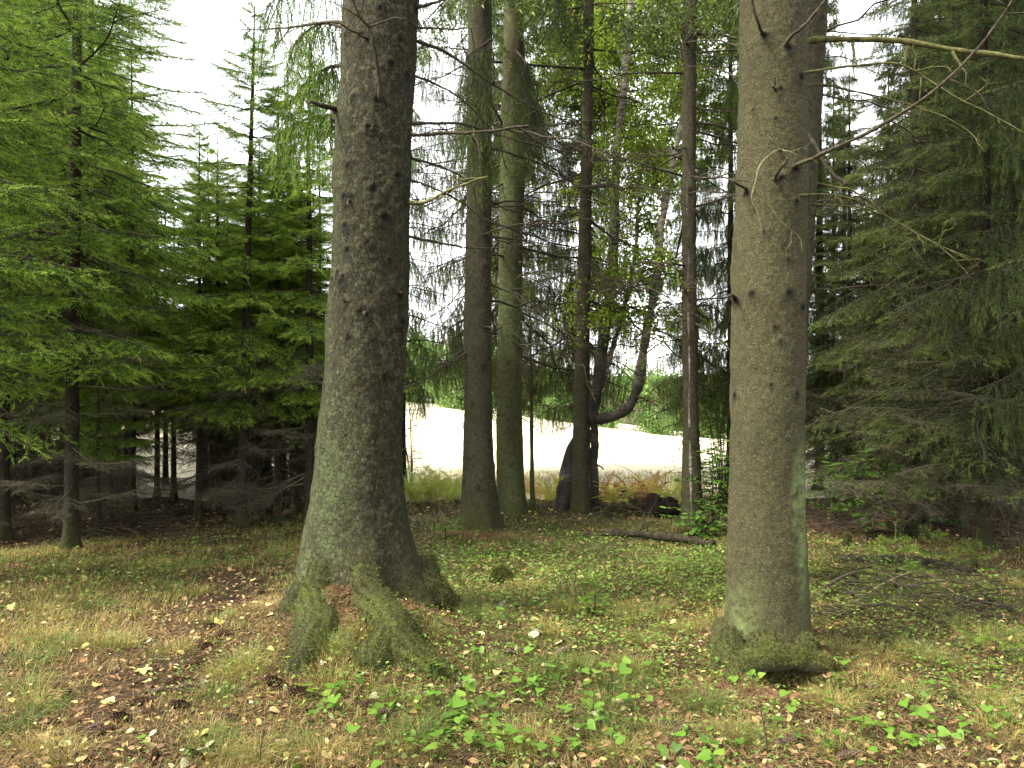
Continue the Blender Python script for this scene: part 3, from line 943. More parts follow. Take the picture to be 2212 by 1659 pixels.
# dead branches of the big trunk
px_branch(t1, [d1(822, 218, .01), (818, 160, 4.98), (806, 90, 4.86), (798, 58, 4.82), (775, 30, 4.75), (752, -20, 4.7)], .014, .007, knob=1, seed=1, twigs=[(.6, .3, (.9, -.2, .25)), (.75, .25, (-.6, -.3, .4))])
px_branch(t1, [(880, 268, 5.3), (930, 266, 5.5), (1000, 268, 5.8), (1070, 288, 6.1), (1180, 318, 6.5), (1255, 332, 6.8)], .013, .004, seed=2, twigs=rand_twigs(5, r_))
px_branch(t1, [(882, 290, 5.25), (950, 287, 5.2), (1040, 284, 5.1), (1140, 272, 5.0)], .012, .008, seed=3, twigs=[(.95, .35, (.8, .2, -.35)), (.6, .2, (.3, -.3, -.8))])
px_branch(t1, [(890, 85, 5.3), (960, 112, 5.5), (1050, 170, 5.7), (1130, 220, 5.9), (1200, 250, 6.1), (1270, 262, 6.3)], .012, .003, seed=4, twigs=rand_twigs(7, r_))
px_branch(t1, [(888, 62, 5.3), (940, 60, 5.2), (1000, 62, 5.1), (1040, 55, 5.0)], .009, .003, seed=5, twigs=rand_twigs(4, r_, right=.5))
px_branch(t1, [(884, 160, 5.35), (950, 185, 5.7), (1010, 225, 6.0), (1070, 290, 6.3)], .010, .003, seed=6, twigs=rand_twigs(5, r_))
px_branch(t1, [(880, 440, 5.25), (925, 432, 5.05), (985, 405, 4.9), (1055, 380, 4.8)], .013, .006, 'twig_mossy', seed=7, twigs=rand_twigs(3, r_))
px_branch(t1, [(880, 340, 5.35), (920, 350, 5.6), (970, 365, 5.9), (1010, 388, 6.1), (1030, 430, 6.2)], .010, .003, seed=8, twigs=rand_twigs(4, r_))
px_branch(t1, [(878, 508, 5.3), (930, 520, 5.5), (1000, 533, 5.8), (1070, 535, 6.0), (1150, 520, 6.3)], .011, .003, seed=9, twigs=rand_twigs(5, r_))
px_branch(t1, [(879, 388, 5.4), (940, 410, 5.8), (1000, 440, 6.2), (1060, 490, 6.6)], .009, .003, seed=10, twigs=rand_twigs(5, r_))
px_branch(t1, [(728, 237, 5.25), (712, 231, 5.15), (695, 226, 5.05), (668, 218, 4.95)], .02, .011, knob=1, seed=11)
px_branch(t1, [(745, 48, 5.3), (690, 46, 5.5), (620, 56, 5.7), (520, 64, 6.0)], .013, .004, seed=12, twigs=rand_twigs(6, r_, right=-.5))
px_branch(t1, [d1(795, 82, .01), (770, 66, 4.9), (740, 52, 4.8)], .009, .005, seed=13, knob=1)
px_branch(t1, [(892, 20, 5.3), (935, 8, 5.2), (990, -10, 5.1)], .012, .006, seed=14)
for i, (kx, ky) in enumerate(((805, 280), (864, 636), (735, 590), (790, 676), (752, 427))):
    q = d1(kx, ky); px_branch(t1, [q, (kx - 2 + 3 * (i % 3), ky - 12 + 7 * i, q[2] - .06)], .009, .004, seed=20 + i, knob=1, name='branch_stub')
# living boughs hanging beside the trunk
bough(t1, [(742, -60, 5.6), (690, -80, 5.9), (620, -30, 6.2), (575, 20, 6.4)], 1.1, 31, 1.0, 'needle', (.3, .9))
bough(t1, [(742, 140, 5.7), (700, 150, 6.2), (650, 190, 6.6), (610, 250, 6.9)], .9, 32, 1.2, 'needle', (.3, .75))
bough(t1, [(742, 60, 5.7), (700, 50, 6.0), (660, 70, 6.3), (640, 95, 6.6)], .9, 33, 1.1, 'needle', (.3, .75))
bough(t1, [(735, 260, 5.8), (690, 250, 6.4), (650, 262, 6.8), (622, 280, 7.0)], .8, 36, 1.1, 'needle', (.3, .8))
overhead_crown(t1, T1[0] + .2, T1[1], 7.2, 19, 2.6, 71)

# ---- the big brown spruce right of the middle
t2 = empty('spruce_tree', (T2[0], T2[1], float(H(*T2))), 'straight brown speckled spruce trunk with a moss collar over a dark hollow', 'spruce tree')
prof2 = [(-200, 1606, 1732), (0, 1601, 1737), (300, 1595, 1738), (600, 1584, 1738), (800, 1583, 1734), (1000, 1580, 1734), (1150, 1576, 1737), (1250, 1571, 1740), (1350, 1566, 1744),
         (1400, 1564, 1748), (1430, 1560, 1752), (1500, 1550, 1764)]
kn2 = [(1620, 633, .028), (1691, 633, .028), (1588, 646, .03), (1725, 663, .03), (1671, 736, .012), (1660, 706, .012), (1653, 830, .014), (1585, 856, .025), (1711, 850, .022), (1648, 73, .026),
       (1693, 103, .03), (1675, 192, .022), (1721, 160, .026), (1625, 227, .016), (1665, 255, .014), (1705, 363, .03), (1675, 387, .026), (1613, 410, .026), (1708, 433, .02), (1640, 500, .012), (1600, 960, .01), (1690, 560, .014)]
lich2 = [(1708, 1060, .045, .20, 2.), (1590, 1340, .08, .25, .6), (1710, 1190, .035, .2, 1.2)]
roots2 = [(-pi / 2 - 1.0, .22, .4, .13), (-pi / 2 + .5, .3, .6, .10), (0, .2, .4, .12), (2.0, .2, .6, .15)]
mb, surf2 = big_trunk(prof2, T2[1], 21, 190, .0115, roots2, kn2, .03, 13, .0045, lich2)
mb.build('trunk', 'bark_fine', t2, smooth=True)
def fz(px, d, z): return A(PX(px, d), d, z + .03)
root_tube(t2, [fz(1640, 4.58, .15), fz(1645, 4.50, .11), fz(1655, 4.40, .09)], [.06, .075, .05], 22, .9, 700, bark='bark_fine')
root_tube(t2, [fz(1715, 4.60, .14), fz(1722, 4.52, .10), fz(1738, 4.42, .07)], [.06, .07, .05], 23, .9, 700, bark='bark_fine')
root_tube(t2, [fz(1580, 4.62, .10), fz(1578, 4.48, .06), fz(1600, 4.38, .055), fz(1650, 4.34, .085), fz(1700, 4.34, .09), fz(1745, 4.37, .075), fz(1782, 4.40, .03), fz(1806, 4.40, -.05)], [.08, .085, .075, .066, .062, .062, .055, .04], 21, 1., 4200, bark='bark_fine')
root_tube(t2, [surf2(1572, 1385) + A(0.02, .08, 0), gz(1552, 1438, .0), gz(1528, 1458, -.06)], [.08, .06, .03], 24, .7, 900, bark='bark_fine')
def d2(px, py, back=0.):
    q = surf2(px, py); return (px, py, q[1] + back)
r_ = np.random.default_rng(4)
px_branch(t2, [(1728, 92, 4.75), (1765, 86, 4.78), (1850, 84, 4.8), (1950, 88, 4.8), (2050, 103, 4.75), (2150, 118, 4.7), (2290, 138, 4.6)], .0185, .0125, 'twig_mossy', seed=40, knob=1, n=10,
          twigs=[(.35, .22, (.05, -.1, -1)), (.55, .18, (-.1, 0, -1)), (.7, .25, (.4, -.2, -.9)), (.2, .12, (.1, -.3, .8))])
px_branch(t2, [d2(1705, 363, .01), (1740, 348, 4.45), (1800, 322, 4.4), (1880, 285, 4.35), (1960, 238, 4.3), (2040, 178, 4.25), (2110, 105, 4.2), (2160, 45, 4.15), (2190, 0, 4.1)], .0125, .0055, seed=41, knob=1,
          twigs=[(.3, .4, (.8, .2, -.5)), (.45, .45, (.9, .2, -.35)), (.65, .3, (.9, -.1, -.4)), (.92, .3, (1, 0, .05)), (.97, .25, (-.7, 0, .5))])
px_branch(t2, [d2(1693, 103, .01), (1715, 75, 4.45), (1745, 45, 4.4), (1790, -10, 4.35)], .0115, .007, seed=42, knob=1)
px_branch(t2, [d2(1648, 73, .01), (1636, 45, 4.4), (1628, 10, 4.35), (1620, -40, 4.3)], .009, .006, seed=43, knob=1)
px_branch(t2, [d2(1721, 160, .01), (1780, 150, 4.6), (1860, 140, 4.7), (1940, 137, 4.75), (1995, 165, 4.75), (2060, 205, 4.7), (2140, 245, 4.65), (2240, 300, 4.6)], .008, .004, 'twig_mossy', seed=44, knob=1, twigs=rand_twigs(5, r_, right=.5) + [(.55, .2, (0, 0, 1)), (.56, .22, (-.1, 0, -1))])
px_branch(t2, [(1735, 185, 4.8), (1770, 181, 4.85), (1850, 195, 4.9), (1960, 225, 4.9), (2060, 262, 4.85), (2130, 320, 4.8)], .008, .003, 'twig_mossy', seed=45, twigs=rand_twigs(5, r_, right=.5))
px_branch(t2, [d2(1685, 322), (1660, 335, 4.35), (1640, 358, 4.28), (1629, 405, 4.26), (1624, 430, 4.26), (1634, 455, 4.26), (1642, 480, 4.25), (1649, 505, 4.25)], .0072, .0025, 'twig_pale', seed=46, wob=.005)
px_branch(t2, [(1629, 412, 4.26), (1655, 436, 4.28), (1690, 478, 4.28), (1725, 508, 4.3), (1733, 545, 4.3)], .0035, .0015, 'twig_pale', seed=47, wob=.004, twigs=[(.65, .1, (-.2, 0, -1)), (.3, .1, (.6, -.2, .4))])
px_branch(t2, [(1688, 324, 4.35), (1710, 328, 4.3), (1740, 340, 4.3), (1765, 352, 4.3)], .004, .0015, 'twig_pale', seed=48, twigs=[(.3, .15, (.9, 0, .35))])
px_branch(t2, [(1686, 323, 4.36), (1660, 318, 4.3), (1628, 322, 4.3)], .0035, .0015, 'twig_pale', seed=49)
px_branch(t2, [d2(1675, 387), (1690, 362, 4.4), (1700, 340, 4.37)], .009, .007, seed=50, knob=1, name='branch_stub')
px_branch(t2, [d2(1613, 410), (1585, 392, 4.5), (1555, 378, 4.6), (1530, 362, 4.7)], .008, .003, seed=51, knob=1, twigs=rand_twigs(2, r_))
px_branch(t2, [d2(1708, 428), (1730, 420, 4.55), (1780, 417, 4.65), (1850, 432, 4.75), (1930, 475, 4.8), (2030, 530, 4.85), (2110, 560, 4.9)], .0075, .003, 'twig_mossy', seed=52, knob=1, twigs=rand_twigs(6, r_, right=.5))
px_branch(t2, [(1735, 441, 4.75), (1800, 443, 4.85), (1870, 452, 4.95), (1960, 490, 5.0), (2040, 540, 5.0), (2100, 600, 5.0)], .0075, .003, 'twig_mossy', seed=53, twigs=rand_twigs(7, r_, right=.4))
px_branch(t2, [(1735, 462, 4.8), (1790, 470, 4.9), (1860, 455, 5.0), (1920, 440, 5.0)], .006, .002, seed=54, twigs=rand_twigs(4, r_))
px_branch(t2, [d2(1675, 192), (1677, 178, 4.45), (1677, 162, 4.42)], .006, .003, seed=55, knob=1, name='branch_stub')
px_branch(t2, [(1598, 100, 4.8), (1550, 88, 5.0), (1480, 90, 5.2), (1440, 96, 5.3)], .006, .002, seed=56, twigs=rand_twigs(3, r_))
px_branch(t2, [(1592, 168, 4.8), (1555, 150, 5.0), (1500, 144, 5.2), (1455, 142, 5.4)], .006, .002, seed=57, twigs=rand_twigs(3, r_))
px_branch(t2, [d2(1585, 645, .05), (1580, 641, 4.55), (1574, 638, 4.52)], .011, .007, seed=58, knob=1, name='branch_stub')
overhead_crown(t2, T2[0], T2[1], 7.5, 21, 2.4, 72)

# ---- the leaning dark spruce close behind it
def mid_trunk(root, prof, d, ztop, seed, bark='bark_dark', nseg=40, dz=.035, knots=14, lich=.5, moss_h=.25, name='trunk', amp=.004):
    py = A(*[p[0] for p in prof]); xl = A(*[p[1] for p in prof]); xr = A(*[p[2] for p in prof])
    zp = CAM_H - (py - CY) / F * d; cp = PX((xl + xr) / 2, d); rp = (xr - xl) / 2 / F * d
    o = np.argsort(zp); zp, cp, rp = zp[o], cp[o], rp[o]
    zh = zp[-1]
    zs = np.concatenate([np.arange(zp[0], zh, dz), np.linspace(zh, ztop, 14)]) if ztop > zh + .1 else np.arange(zp[0], zh, dz)
    cx = np.interp(zs, zp, cp); r = np.interp(zs, zp, rp)
    m = zs <= zh
    for arr in (cx, r):
        e = np.concatenate([np.full(5, arr[0]), arr[m], np.full(5, arr[m][-1])]); arr[m] = np.convolve(e, np.ones(11) / 11, 'valid')
    hi = zs > zh
    if hi.any():
        r[hi] = rp[-1] * (1 - (zs[hi] - zh) / (ztop - zh)) ** .8 + .006
        cx[hi] = cp[-1] + (cp[-1] - cp[-2]) / (zp[-1] - zp[-2]) * (zs[hi] - zh)
    th = np.arange(nseg) * 2 * pi / nseg
    gz_ = zp[0] + .3
    zc = np.clip(zs - gz_, 0, 9)[:, None]
    Rr = r[:, None] * (1 + .14 * np.exp(-zc / .2) * np.cos(th[None] * 5 + seed))
    X = cx[:, None] + Rr * np.cos(th); Y = d + Rr * np.sin(th); Z = zs[:, None] + 0 * X
    disp = .010 * noise3(X * 5, Y * 5, Z * 3, seed) + amp * noise3(X * 24, Y * 24, Z * 18, seed + 1) + amp * np.abs(noise3(X * 50, Y * 50, Z * 40, seed + 2))
    kn = np.zeros_like(X); rr = np.random.default_rng(seed)
    for i in range(knots):
        z0 = rr.uniform(zp[0] + .6, min(zh, zp[0] + 6)); a = rr.uniform(-pi, .3); ks = rr.uniform(.018, .04)
        r0 = np.interp(z0, zs, r); da = (th[None] - a + pi) % (2 * pi) - pi
        q = np.hypot(da * r0, Z - z0) / ks
        disp = disp + .014 * np.exp(-(q / 1.2) ** 2); kn = np.maximum(kn, .85 * np.exp(-(q / .8) ** 4))
    X = X + disp * np.cos(th); Y = Y + disp * np.sin(th)
    k = len(zs); i = np.arange(k - 1)[:, None] * nseg; j = np.arange(nseg)[None]; j2 = (j + 1) % nseg
    Q = np.stack([i + j, i + j2, i + nseg + j2, i + nseg + j], -1).reshape(-1, 4)
    mo = np.exp(-zc / moss_h) + 0 * X
    li = np.clip(lich + .5 * noise3(X * 4, Y * 4, Z * 1.2, seed + 4), 0, 1)
    mb = MB(); mb.add(np.stack([X, Y, Z], -1).reshape(-1, 3), Q=Q, knot=kn.ravel(), moss=np.clip(mo, 0, 1).ravel(), lichen=li.ravel())
    mb.build(name, bark, root, smooth=True)
    return (lambda z: float(np.interp(z, zs, cx))), (lambda z: float(np.interp(z, zs, r)))

def mid_spruce(label, prof, d, ztop, seed, ndead, zrange, bark='bark_mid', meshes=None, scale=(.8, 1.7), knots=14, lich=.4, crown=None, group=None):
    x0 = PX((prof[-1][1] + prof[-1][2]) / 2, d)
    root = empty('spruce_tree', (x0, d, float(H(x0, d))), label, 'spruce tree', group)
    cx, rr = mid_trunk(root, prof, d, ztop, seed, bark, knots=knots, lich=lich)
    r = np.random.default_rng(seed + 7)
    for z in np.sort(r.uniform(zrange[0], zrange[1], ndead)):
        ms = meshes or (DEAD_LONG + DEAD[:4])
        o = bpy.data.objects.new('dead_branch', ms[r.integers(len(ms))]); COL.objects.link(o); o.parent = root
        az = r.uniform(0, 2 * pi)
        o.location = A(cx(z) + rr(z) * .7 * cos(az), d + rr(z) * .7 * sin(az), z) - A(*root.location)
        o.rotation_euler = (r.normal(0, .25), r.normal(.02, .18), az); s = r.uniform(*scale); o.scale = (s, s, s)
    if crown:
        z0, Ht, Lm, sd = crown
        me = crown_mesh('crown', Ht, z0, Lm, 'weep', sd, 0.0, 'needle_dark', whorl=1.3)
        o = bpy.data.objects.new('crown', me); COL.objects.link(o); o.parent = root
        o.location = A(cx(z0), d, 0) - A(*root.location)
    return root

t2b = mid_spruce('dark leaning spruce trunk half hidden close behind the brown speckled trunk', [(-250, 1700, 1790), (0, 1692, 1785), (300, 1676, 1768), (500, 1664, 1756), (700, 1650, 1744), (1000, 1630, 1728), (1180, 1612, 1722), (1300, 1600, 1735)], 6.3, 15, 21, 9, (2.2, 4.4), knots=8, scale=(.5, .9), crown=(7, 15, 1.6, 121))
px_branch(t2b, [(1725, 255, 6.2), (1760, 310, 6.0), (1790, 365, 5.9), (1830, 400, 5.8)], .017, .012, seed=60)
px_branch(t2b, [(1765, 395, 6.3), (1800, 402, 6.2), (1850, 415, 6.1), (1930, 480, 6.1), (1990, 560, 6.1)], .011, .004, 'twig_mossy', seed=61, twigs=rand_twigs(5, r_, right=.4))

# ---- middle distance trunks
t3 = mid_spruce('grey spruce trunk draped with green needles in its upper half, reddish litter at its foot', [(-250, 1015, 1062), (0, 1012, 1062), (440, 1008, 1063), (700, 1003, 1060), (900, 1002, 1063), (1000, 1000, 1068), (1080, 996, 1074), (1120, 992, 1080), (1145, 986, 1088), (1200, 978, 1096)], 9.5, 17, 31, 20, (1.7, 5.8), knots=18, crown=(6.6, 17, 1.8, 131))
bough(t3, [(1010, 150, 9.5), (1016, 165, 9.25), (1030, 172, 9.0), (1046, 185, 8.85)], 1.0, 51, 1.5, 'needle_dark', (.5, 1.2))
bough(t3, [(1060, 85, 9.4), (1040, 100, 9.15), (1020, 112, 9.0), (1012, 120, 8.9)], 1.0, 52, 1.5, 'needle_dark', (.4, .9))
bough(t3, [(1000, 250, 9.5), (1015, 272, 9.25), (1035, 280, 9.1), (1050, 300, 9.0)], .9, 53, 1.5, 'needle_dark', (.4, .9))
bough(t3, [(1005, 752, 9.5), (985, 768, 9.5), (965, 782, 9.45), (945, 788, 9.4), (928, 792, 9.4)], .42, 54, 1.7, 'needle_dark', (.25, .7))
bough(t3, [(1003, 690, 9.7), (985, 700, 9.7), (970, 712, 9.7)], .35, 55, 1.2, 'needle_dark', (.2, .6))
t4 = mid_spruce('light grey-brown spruce trunk between the thin green pole and the needle-draped trunk', [(-250, 1094, 1126), (0, 1090, 1130), (300, 1081, 1135), (600, 1077, 1128), (900, 1072, 1127), (1050, 1072, 1133), (1090, 1072, 1139), (1115, 1068, 1148), (1170, 1060, 1156)], 10.9, 18, 41, 30, (1.9, 6.4), bark='bark_fine', knots=12, crown=(7.2, 18, 1.8, 141))
bough(t4, [(1115, 110, 10.8), (1128, 125, 10.4), (1135, 140, 10.1), (1128, 165, 9.9)], 1.0, 56, 1.5, 'needle_dark', (.5, 1.1))
bough(t4, [(1130, 195, 10.8), (1145, 205, 10.4), (1150, 225, 10.1), (1165, 260, 9.8)], 1.0, 57, 1.5, 'needle_dark', (.4, 1.0))
bough(t4, [(1140, -40, 10.8), (1165, -45, 10.6), (1190, -30, 10.4), (1215, 0, 10.2)], 1.0, 58, 1.6, 'needle_dark', (.4, 1.0))
r_ = np.random.default_rng(14)
for i, (pts, r0) in enumerate((([(1120, 565, 10.7), (1160, 575, 10.4), (1180, 590, 10.2), (1185, 615, 10.1)], .006), ([(1118, 600, 10.6), (1140, 592, 10.3), (1165, 590, 10.1), (1180, 612, 10.0)], .006),
        ([(1110, 632, 10.6), (1125, 650, 10.3), (1160, 665, 10.1), (1210, 690, 9.9)], .007), ([(1125, 695, 10.7), (1170, 700, 10.4), (1220, 718, 10.2), (1265, 755, 10)], .010),
        ([(1122, 745, 10.7), (1175, 745, 10.4), (1210, 768, 10.2), (1245, 788, 10.0), (1262, 792, 9.9), (1270, 830, 9.9), (1290, 872, 9.8)], .008), ([(1122, 752, 10.8), (1170, 758, 10.7), (1220, 775, 10.6), (1260, 800, 10.5)], .008),
        ([(1118, 795, 10.6), (1112, 830, 10.5), (1105, 880, 10.4), (1098, 960, 10.4)], .006), ([(1100, 777, 10.6), (1112, 790, 10.5), (1125, 815, 10.4), (1110, 850, 10.3)], .006))):
    px_branch(t4, pts, r0, .003, 'twig_pale' if i < 5 else 'twig', seed=70 + i, twigs=rand_twigs(6, r_, (.1, .4), .3), n=5)

t6 = mid_spruce('slim straight spruce trunk standing against the birch base', [(-250, 1266, 1283), (0, 1262, 1282), (300, 1256, 1280), (600, 1248, 1276), (800, 1240, 1272), (1000, 1236, 1272), (1070, 1234, 1274), (1112, 1230, 1278), (1165, 1226, 1282)], 11.0, 16, 51, 32, (2.0, 6.4), knots=8, crown=(6.8, 16, 1.6, 151))
t8 = mid_spruce('slim spruce trunk beside a pale sapling stem, just left of the leafy bushes', [(-250, 1480, 1506), (0, 1478, 1505), (300, 1474, 1503), (600, 1474, 1504), (900, 1475, 1509), (1050, 1474, 1515), (1100, 1473, 1518), (1135, 1469, 1524), (1190, 1465, 1530)], 9.9, 16, 61, 28, (2.0, 6), knots=10, crown=(6.4, 16, 1.6, 161))
# the thin pole with a forked top
t5 = empty('young_tree', G(1150, 1108), 'thin greenish pole-like young tree just right of the light grey-brown trunk', 'tree')
mid_trunk(t5, [(700, 1142, 1147), (760, 1143, 1149), (900, 1144, 1152), (1000, 1145, 1153), (1108, 1146, 1156), (1150, 1146, 1157)], 10.75, 0, 5, 'bark_dark', 10, .06, 0, .8, 1.5)
for i, pts in enumerate(([(1146, 865, 10.75), (1136, 835, 10.7), (1126, 800, 10.6), (1122, 770, 10.55)], [(1147, 850, 10.75), (1156, 825, 10.7), (1170, 800, 10.6)], [(1148, 880, 10.75), (1170, 900, 10.6), (1195, 912, 10.5), (1215, 930, 10.5)], [(1146, 720, 10.75), (1155, 690, 10.7), (1168, 660, 10.6)])):
    px_branch(t5, pts, .012 if i < 2 else .008, .004, 'twig_mossy', seed=90 + i, twigs=rand_twigs(3, r_), n=5)

# ---- the birch with a swept curved limb
def leaf_twigs(mb, anchors, n_tw, seed, ln=(.25, .7), leaf=.05, per=.035, droop=1., tint0=.45, spread=.9):
    """fine hanging twigs with leaves from random anchor points"""
    r = np.random.default_rng(seed)
    for _ in range(n_tw):
        p0 = anchors[r.integers(len(anchors))] + r.normal(0, .05, 3)
        d = unit(A(r.normal(0, spread), r.normal(0, spread), r.normal(0, .35)))
        L_ = r.uniform(*ln); t = np.linspace(0, 1, 6)[:, None]
        pl = p0 + d * L_ * .7 * t + A(0, 0, -1) * droop * L_ * .8 * t ** 1.7
        V, T, Q = tube(pl, np.linspace(.003, .0012, 6), 3, False); mb.add(V, Q=Q, mat=1, tint=.2)
        m = max(3, int(L_ / per)); u = r.uniform(.15, 1, m)
        pp = np.stack([np.interp(u, t[:, 0], pl[:, i]) for i in range(3)], 1) + r.normal(0, .02, (m, 3))
        dd = unit(d + r.normal(0, .8, (m, 3)) + A(0, 0, -.6))
        add_leaves(mb, pp, dd, leaf * r.uniform(.6, 1.2, m), tint0 + r.normal(0, .2, m))

def limb(parent, pts, rad, name, mat, dark, n=12, ks=40):
    p = spline([P(*q) for q in pts], ks); p = p + .012 * np.stack([noise2(np.arange(ks) * .31, np.arange(ks) * 0 + len(pts) + i, 17 + i) for i in range(3)], 1); r = np.interp(np.linspace(0, 1, ks), np.linspace(0, 1, len(rad)), rad)
    V, T, Q = tube(p, r, n)
    V = V + (unit(V - np.concatenate([np.repeat(p, n, 0), p[:1], p[-1:]])) * (.016 * noise3(V[:, 0] * 8, V[:, 1] * 8, V[:, 2] * 8, 4) + .011 * noise3(V[:, 0] * 24, V[:, 1] * 24, V[:, 2] * 24, 5))[:, None])
    kd = np.interp(np.concatenate([np.repeat(np.linspace(0, 1, ks), n), [0, 1]]), np.linspace(0, 1, len(dark)), dark)
    kd = np.clip(kd + .35 * noise3(V[:, 0] * 6, V[:, 1] * 6, V[:, 2] * 6, 6), 0, 1) if max(dark) > 0 else kd
    mb = MB(); mb.add(V, T, Q, knot=kd, moss=0., lichen=.5)
    mb.build(name, mat, parent, smooth=True)
    return p
tb = empty('birch_tree', G(1214, 1110), 'birch with a dark base and one limb sweeping sideways then up', 'birch tree')
pA = limb(tb, [(1210, 1135, 11.25), (1214, 1100, 11.25), (1222, 1040, 11.27), (1234, 980, 11.3), (1258, 930, 11.3), (1281, 880, 11.3), (1292, 820, 11.3), (1301, 740, 11.35), (1314, 670, 11.4), (1325, 553, 11.5), (1331, 333, 11.6), (1347, 200, 11.7), (1356, 90, 11.8), (1366, -60, 11.9), (1380, -330, 12)],
          [.15, .13, .105, .09, .078, .076, .078, .08, .076, .07, .062, .055, .048, .038, .02], 'trunk', 'birch', [1, 1, 1, 1, .95, .9, .9, .8, .7, .6, .2, .1, 0, 0, 0], 14, 90)
limb(tb, [(1287, 1125, 11.2), (1284, 1060, 11.2), (1283, 1000, 11.2), (1284, 940, 11.22), (1284, 880, 11.26), (1288, 850, 11.28)], [.062, .058, .056, .06, .062, .055], 'second_stem', 'birch', [1, 1, 1, 1, 1, 1], 12, 40)
pB = limb(tb, [(1281, 908, 11.25), (1300, 904, 11.2), (1322, 899, 11.15), (1345, 890, 11.1), (1370, 856, 11.05), (1383, 810, 11.0), (1391, 760, 11.0), (1400, 700, 11), (1408, 653, 11), (1424, 553, 11), (1437, 433, 11), (1464, 300, 11), (1478, 220, 11), (1500, 60, 11)],
          [.05, .078, .076, .074, .07, .067, .063, .06, .057, .052, .044, .037, .028, .015], 'limb', 'birch', [1, 1, 1, .9, .8, .7, .6, .4, .2, .1, 0, 0, 0, 0], 12, 80)
pC = limb(tb, [(1297, 845, 11.3), (1306, 815, 11.35), (1322, 755, 11.4), (1335, 715, 11.45), (1357, 636, 11.5), (1370, 553, 11.6), (1380, 433, 11.7), (1388, 340, 11.8), (1400, 200, 11.9)], [.03, .035, .034, .032, .03, .028, .022, .015, .008], 'limb', 'birch', [.8, .6, .4, .2, .1, 0, 0, 0, 0], 10, 50)
r_ = np.random.default_rng(24)
def birch_crown(parent, stems, n, seed, leaf=.052, box=None, ntw=None):
    r = np.random.default_rng(seed)
    mb = MB(); anchors = []
    for _ in range(n):
        st = stems[r.integers(len(stems))]
        p0 = st[r.integers(int(len(st) * .58), len(st))]
        d = unit(A(r.normal(0, 1), r.normal(0, 1), r.uniform(.0, .8))); L_ = r.uniform(.5, 1.6)
        t = np.linspace(0, 1, 9)[:, None]
        pl = p0 + d * L_ * t + A(0, 0, -1) * L_ * r.uniform(.1, .5) * t * t + np.cumsum(r.normal(0, .02, (9, 3)), 0)
        V, T, Q = tube(pl, np.linspace(.010, .003, 9), 4, False); mb.add(V, Q=Q, mat=1, tint=.2)
        anchors += list(pl[3:])
    leaf_twigs(mb, np.array(anchors), ntw or n * 11, seed + 1, leaf=leaf)
    return mb.build('crown', ['birch_leaf', 'wood'], parent)
birch_crown(tb, [pA, pB, pC], 46, 5, ntw=1500)
r_ = np.random.default_rng(33)
for i, (a, b, c) in enumerate((((1330, 897, 11.1), (1345, 870, 11), (1352, 820, 10.9)), ((1384, 815, 10.95), (1350, 790, 10.9), (1310, 770, 10.9)), ((1392, 765, 10.95), (1430, 740, 10.9), (1480, 735, 10.8)), ((1402, 690, 11), (1450, 660, 10.9), (1520, 650, 10.8)), ((1300, 745, 11.3), (1345, 720, 11.2), (1400, 715, 11.1)), ((1312, 680, 11.3), (1270, 650, 11.2), (1215, 640, 11.1)), ((1371, 856, 11), (1410, 870, 10.9), (1450, 900, 10.8)), ((1410, 640, 11), (1380, 600, 10.9), (1330, 585, 10.9)))):
    px_branch(tb, [a, b, c], .012, .003, seed=140 + i, twigs=rand_twigs(5, r_, (.12, .4)), n=5)
px_branch(tb, [(1286, 1003, 11.15), (1296, 1008, 11.05), (1303, 1013, 11)], .012, .01, seed=98, name='branch_stub')

tb2 = empty('birch_tree', G(1488, 1062), 'slender birch behind the slim trunk, its bright leaves above the curved birch limb', 'birch tree')
c2 = limb(tb2, [(1488, 1075, 13), (1488, 900, 13), (1486, 600, 13.1), (1487, 300, 13.2), (1485, 0, 13.3), (1482, -250, 13.4)], [.045, .04, .034, .03, .025, .012], 'trunk', 'birch', [.6, .3, 0, 0, 0, 0], 10, 50)
birch_crown(tb2, [c2 + A(-.5, 0, 0), c2 + A(.4, .2, .2), c2 + A(-1.1, .4, 0), c2 + A(.6, 0, .8)], 70, 8, .055, ntw=1900)
for px, d, lab, sd, sp_ in ((1259, 14.2, 'leafy birch behind the slim straight spruce, its crown filling the gap high up', 311, 1.0), (1650, 14.2, 'leafy birch with yellowing leaves behind the brown speckled trunk', 312, .9), (1102, 14.8, 'leafy birch high behind the light grey-brown trunk', 313, .8)):
    x = PX(px, d); tb3 = empty('birch_tree', (x, d, float(H(x, d))), lab, 'birch tree')
    c3 = limb(tb3, [(px, 1060, d), (px + 4, 900, d), (px + 12, 600, d), (px + 8, 300, d + .1), (px + 18, 0, d + .2), (px + 22, -300, d + .3)], [.06, .052, .045, .038, .03, .012], 'trunk', 'birch', [.8, .6, .3, .1, 0, 0], 10, 50)
    o_ = {311: .55, 312: -.8, 313: .85}[sd]
    birch_crown(tb3, [c3 + A(o_, 0, 0), c3 + A(o_ + sp_ * .7, .3, .2), c3 + A(o_ - sp_ * .6, .2, -.2), c3 + A(o_ * 1.6, -.4, .5)], 60, sd, .065, ntw=1500)
# thin pale sapling in front of the slim trunk
ts = empty('birch_sapling', G(1493, 1135), 'thin pale birch sapling stem in front of the slim spruce trunk beside the bushes', 'sapling')
limb(ts, [(1494, 1150, 9.65), (1493, 1050, 9.65), (1490, 900, 9.65), (1488, 700, 9.65), (1487, 500, 9.66), (1485, 380, 9.67)], [.012, .011, .009, .008, .006, .003], 'stem', 'birch', [.5, .3, .5, .7, .8, .8], 7, 40)

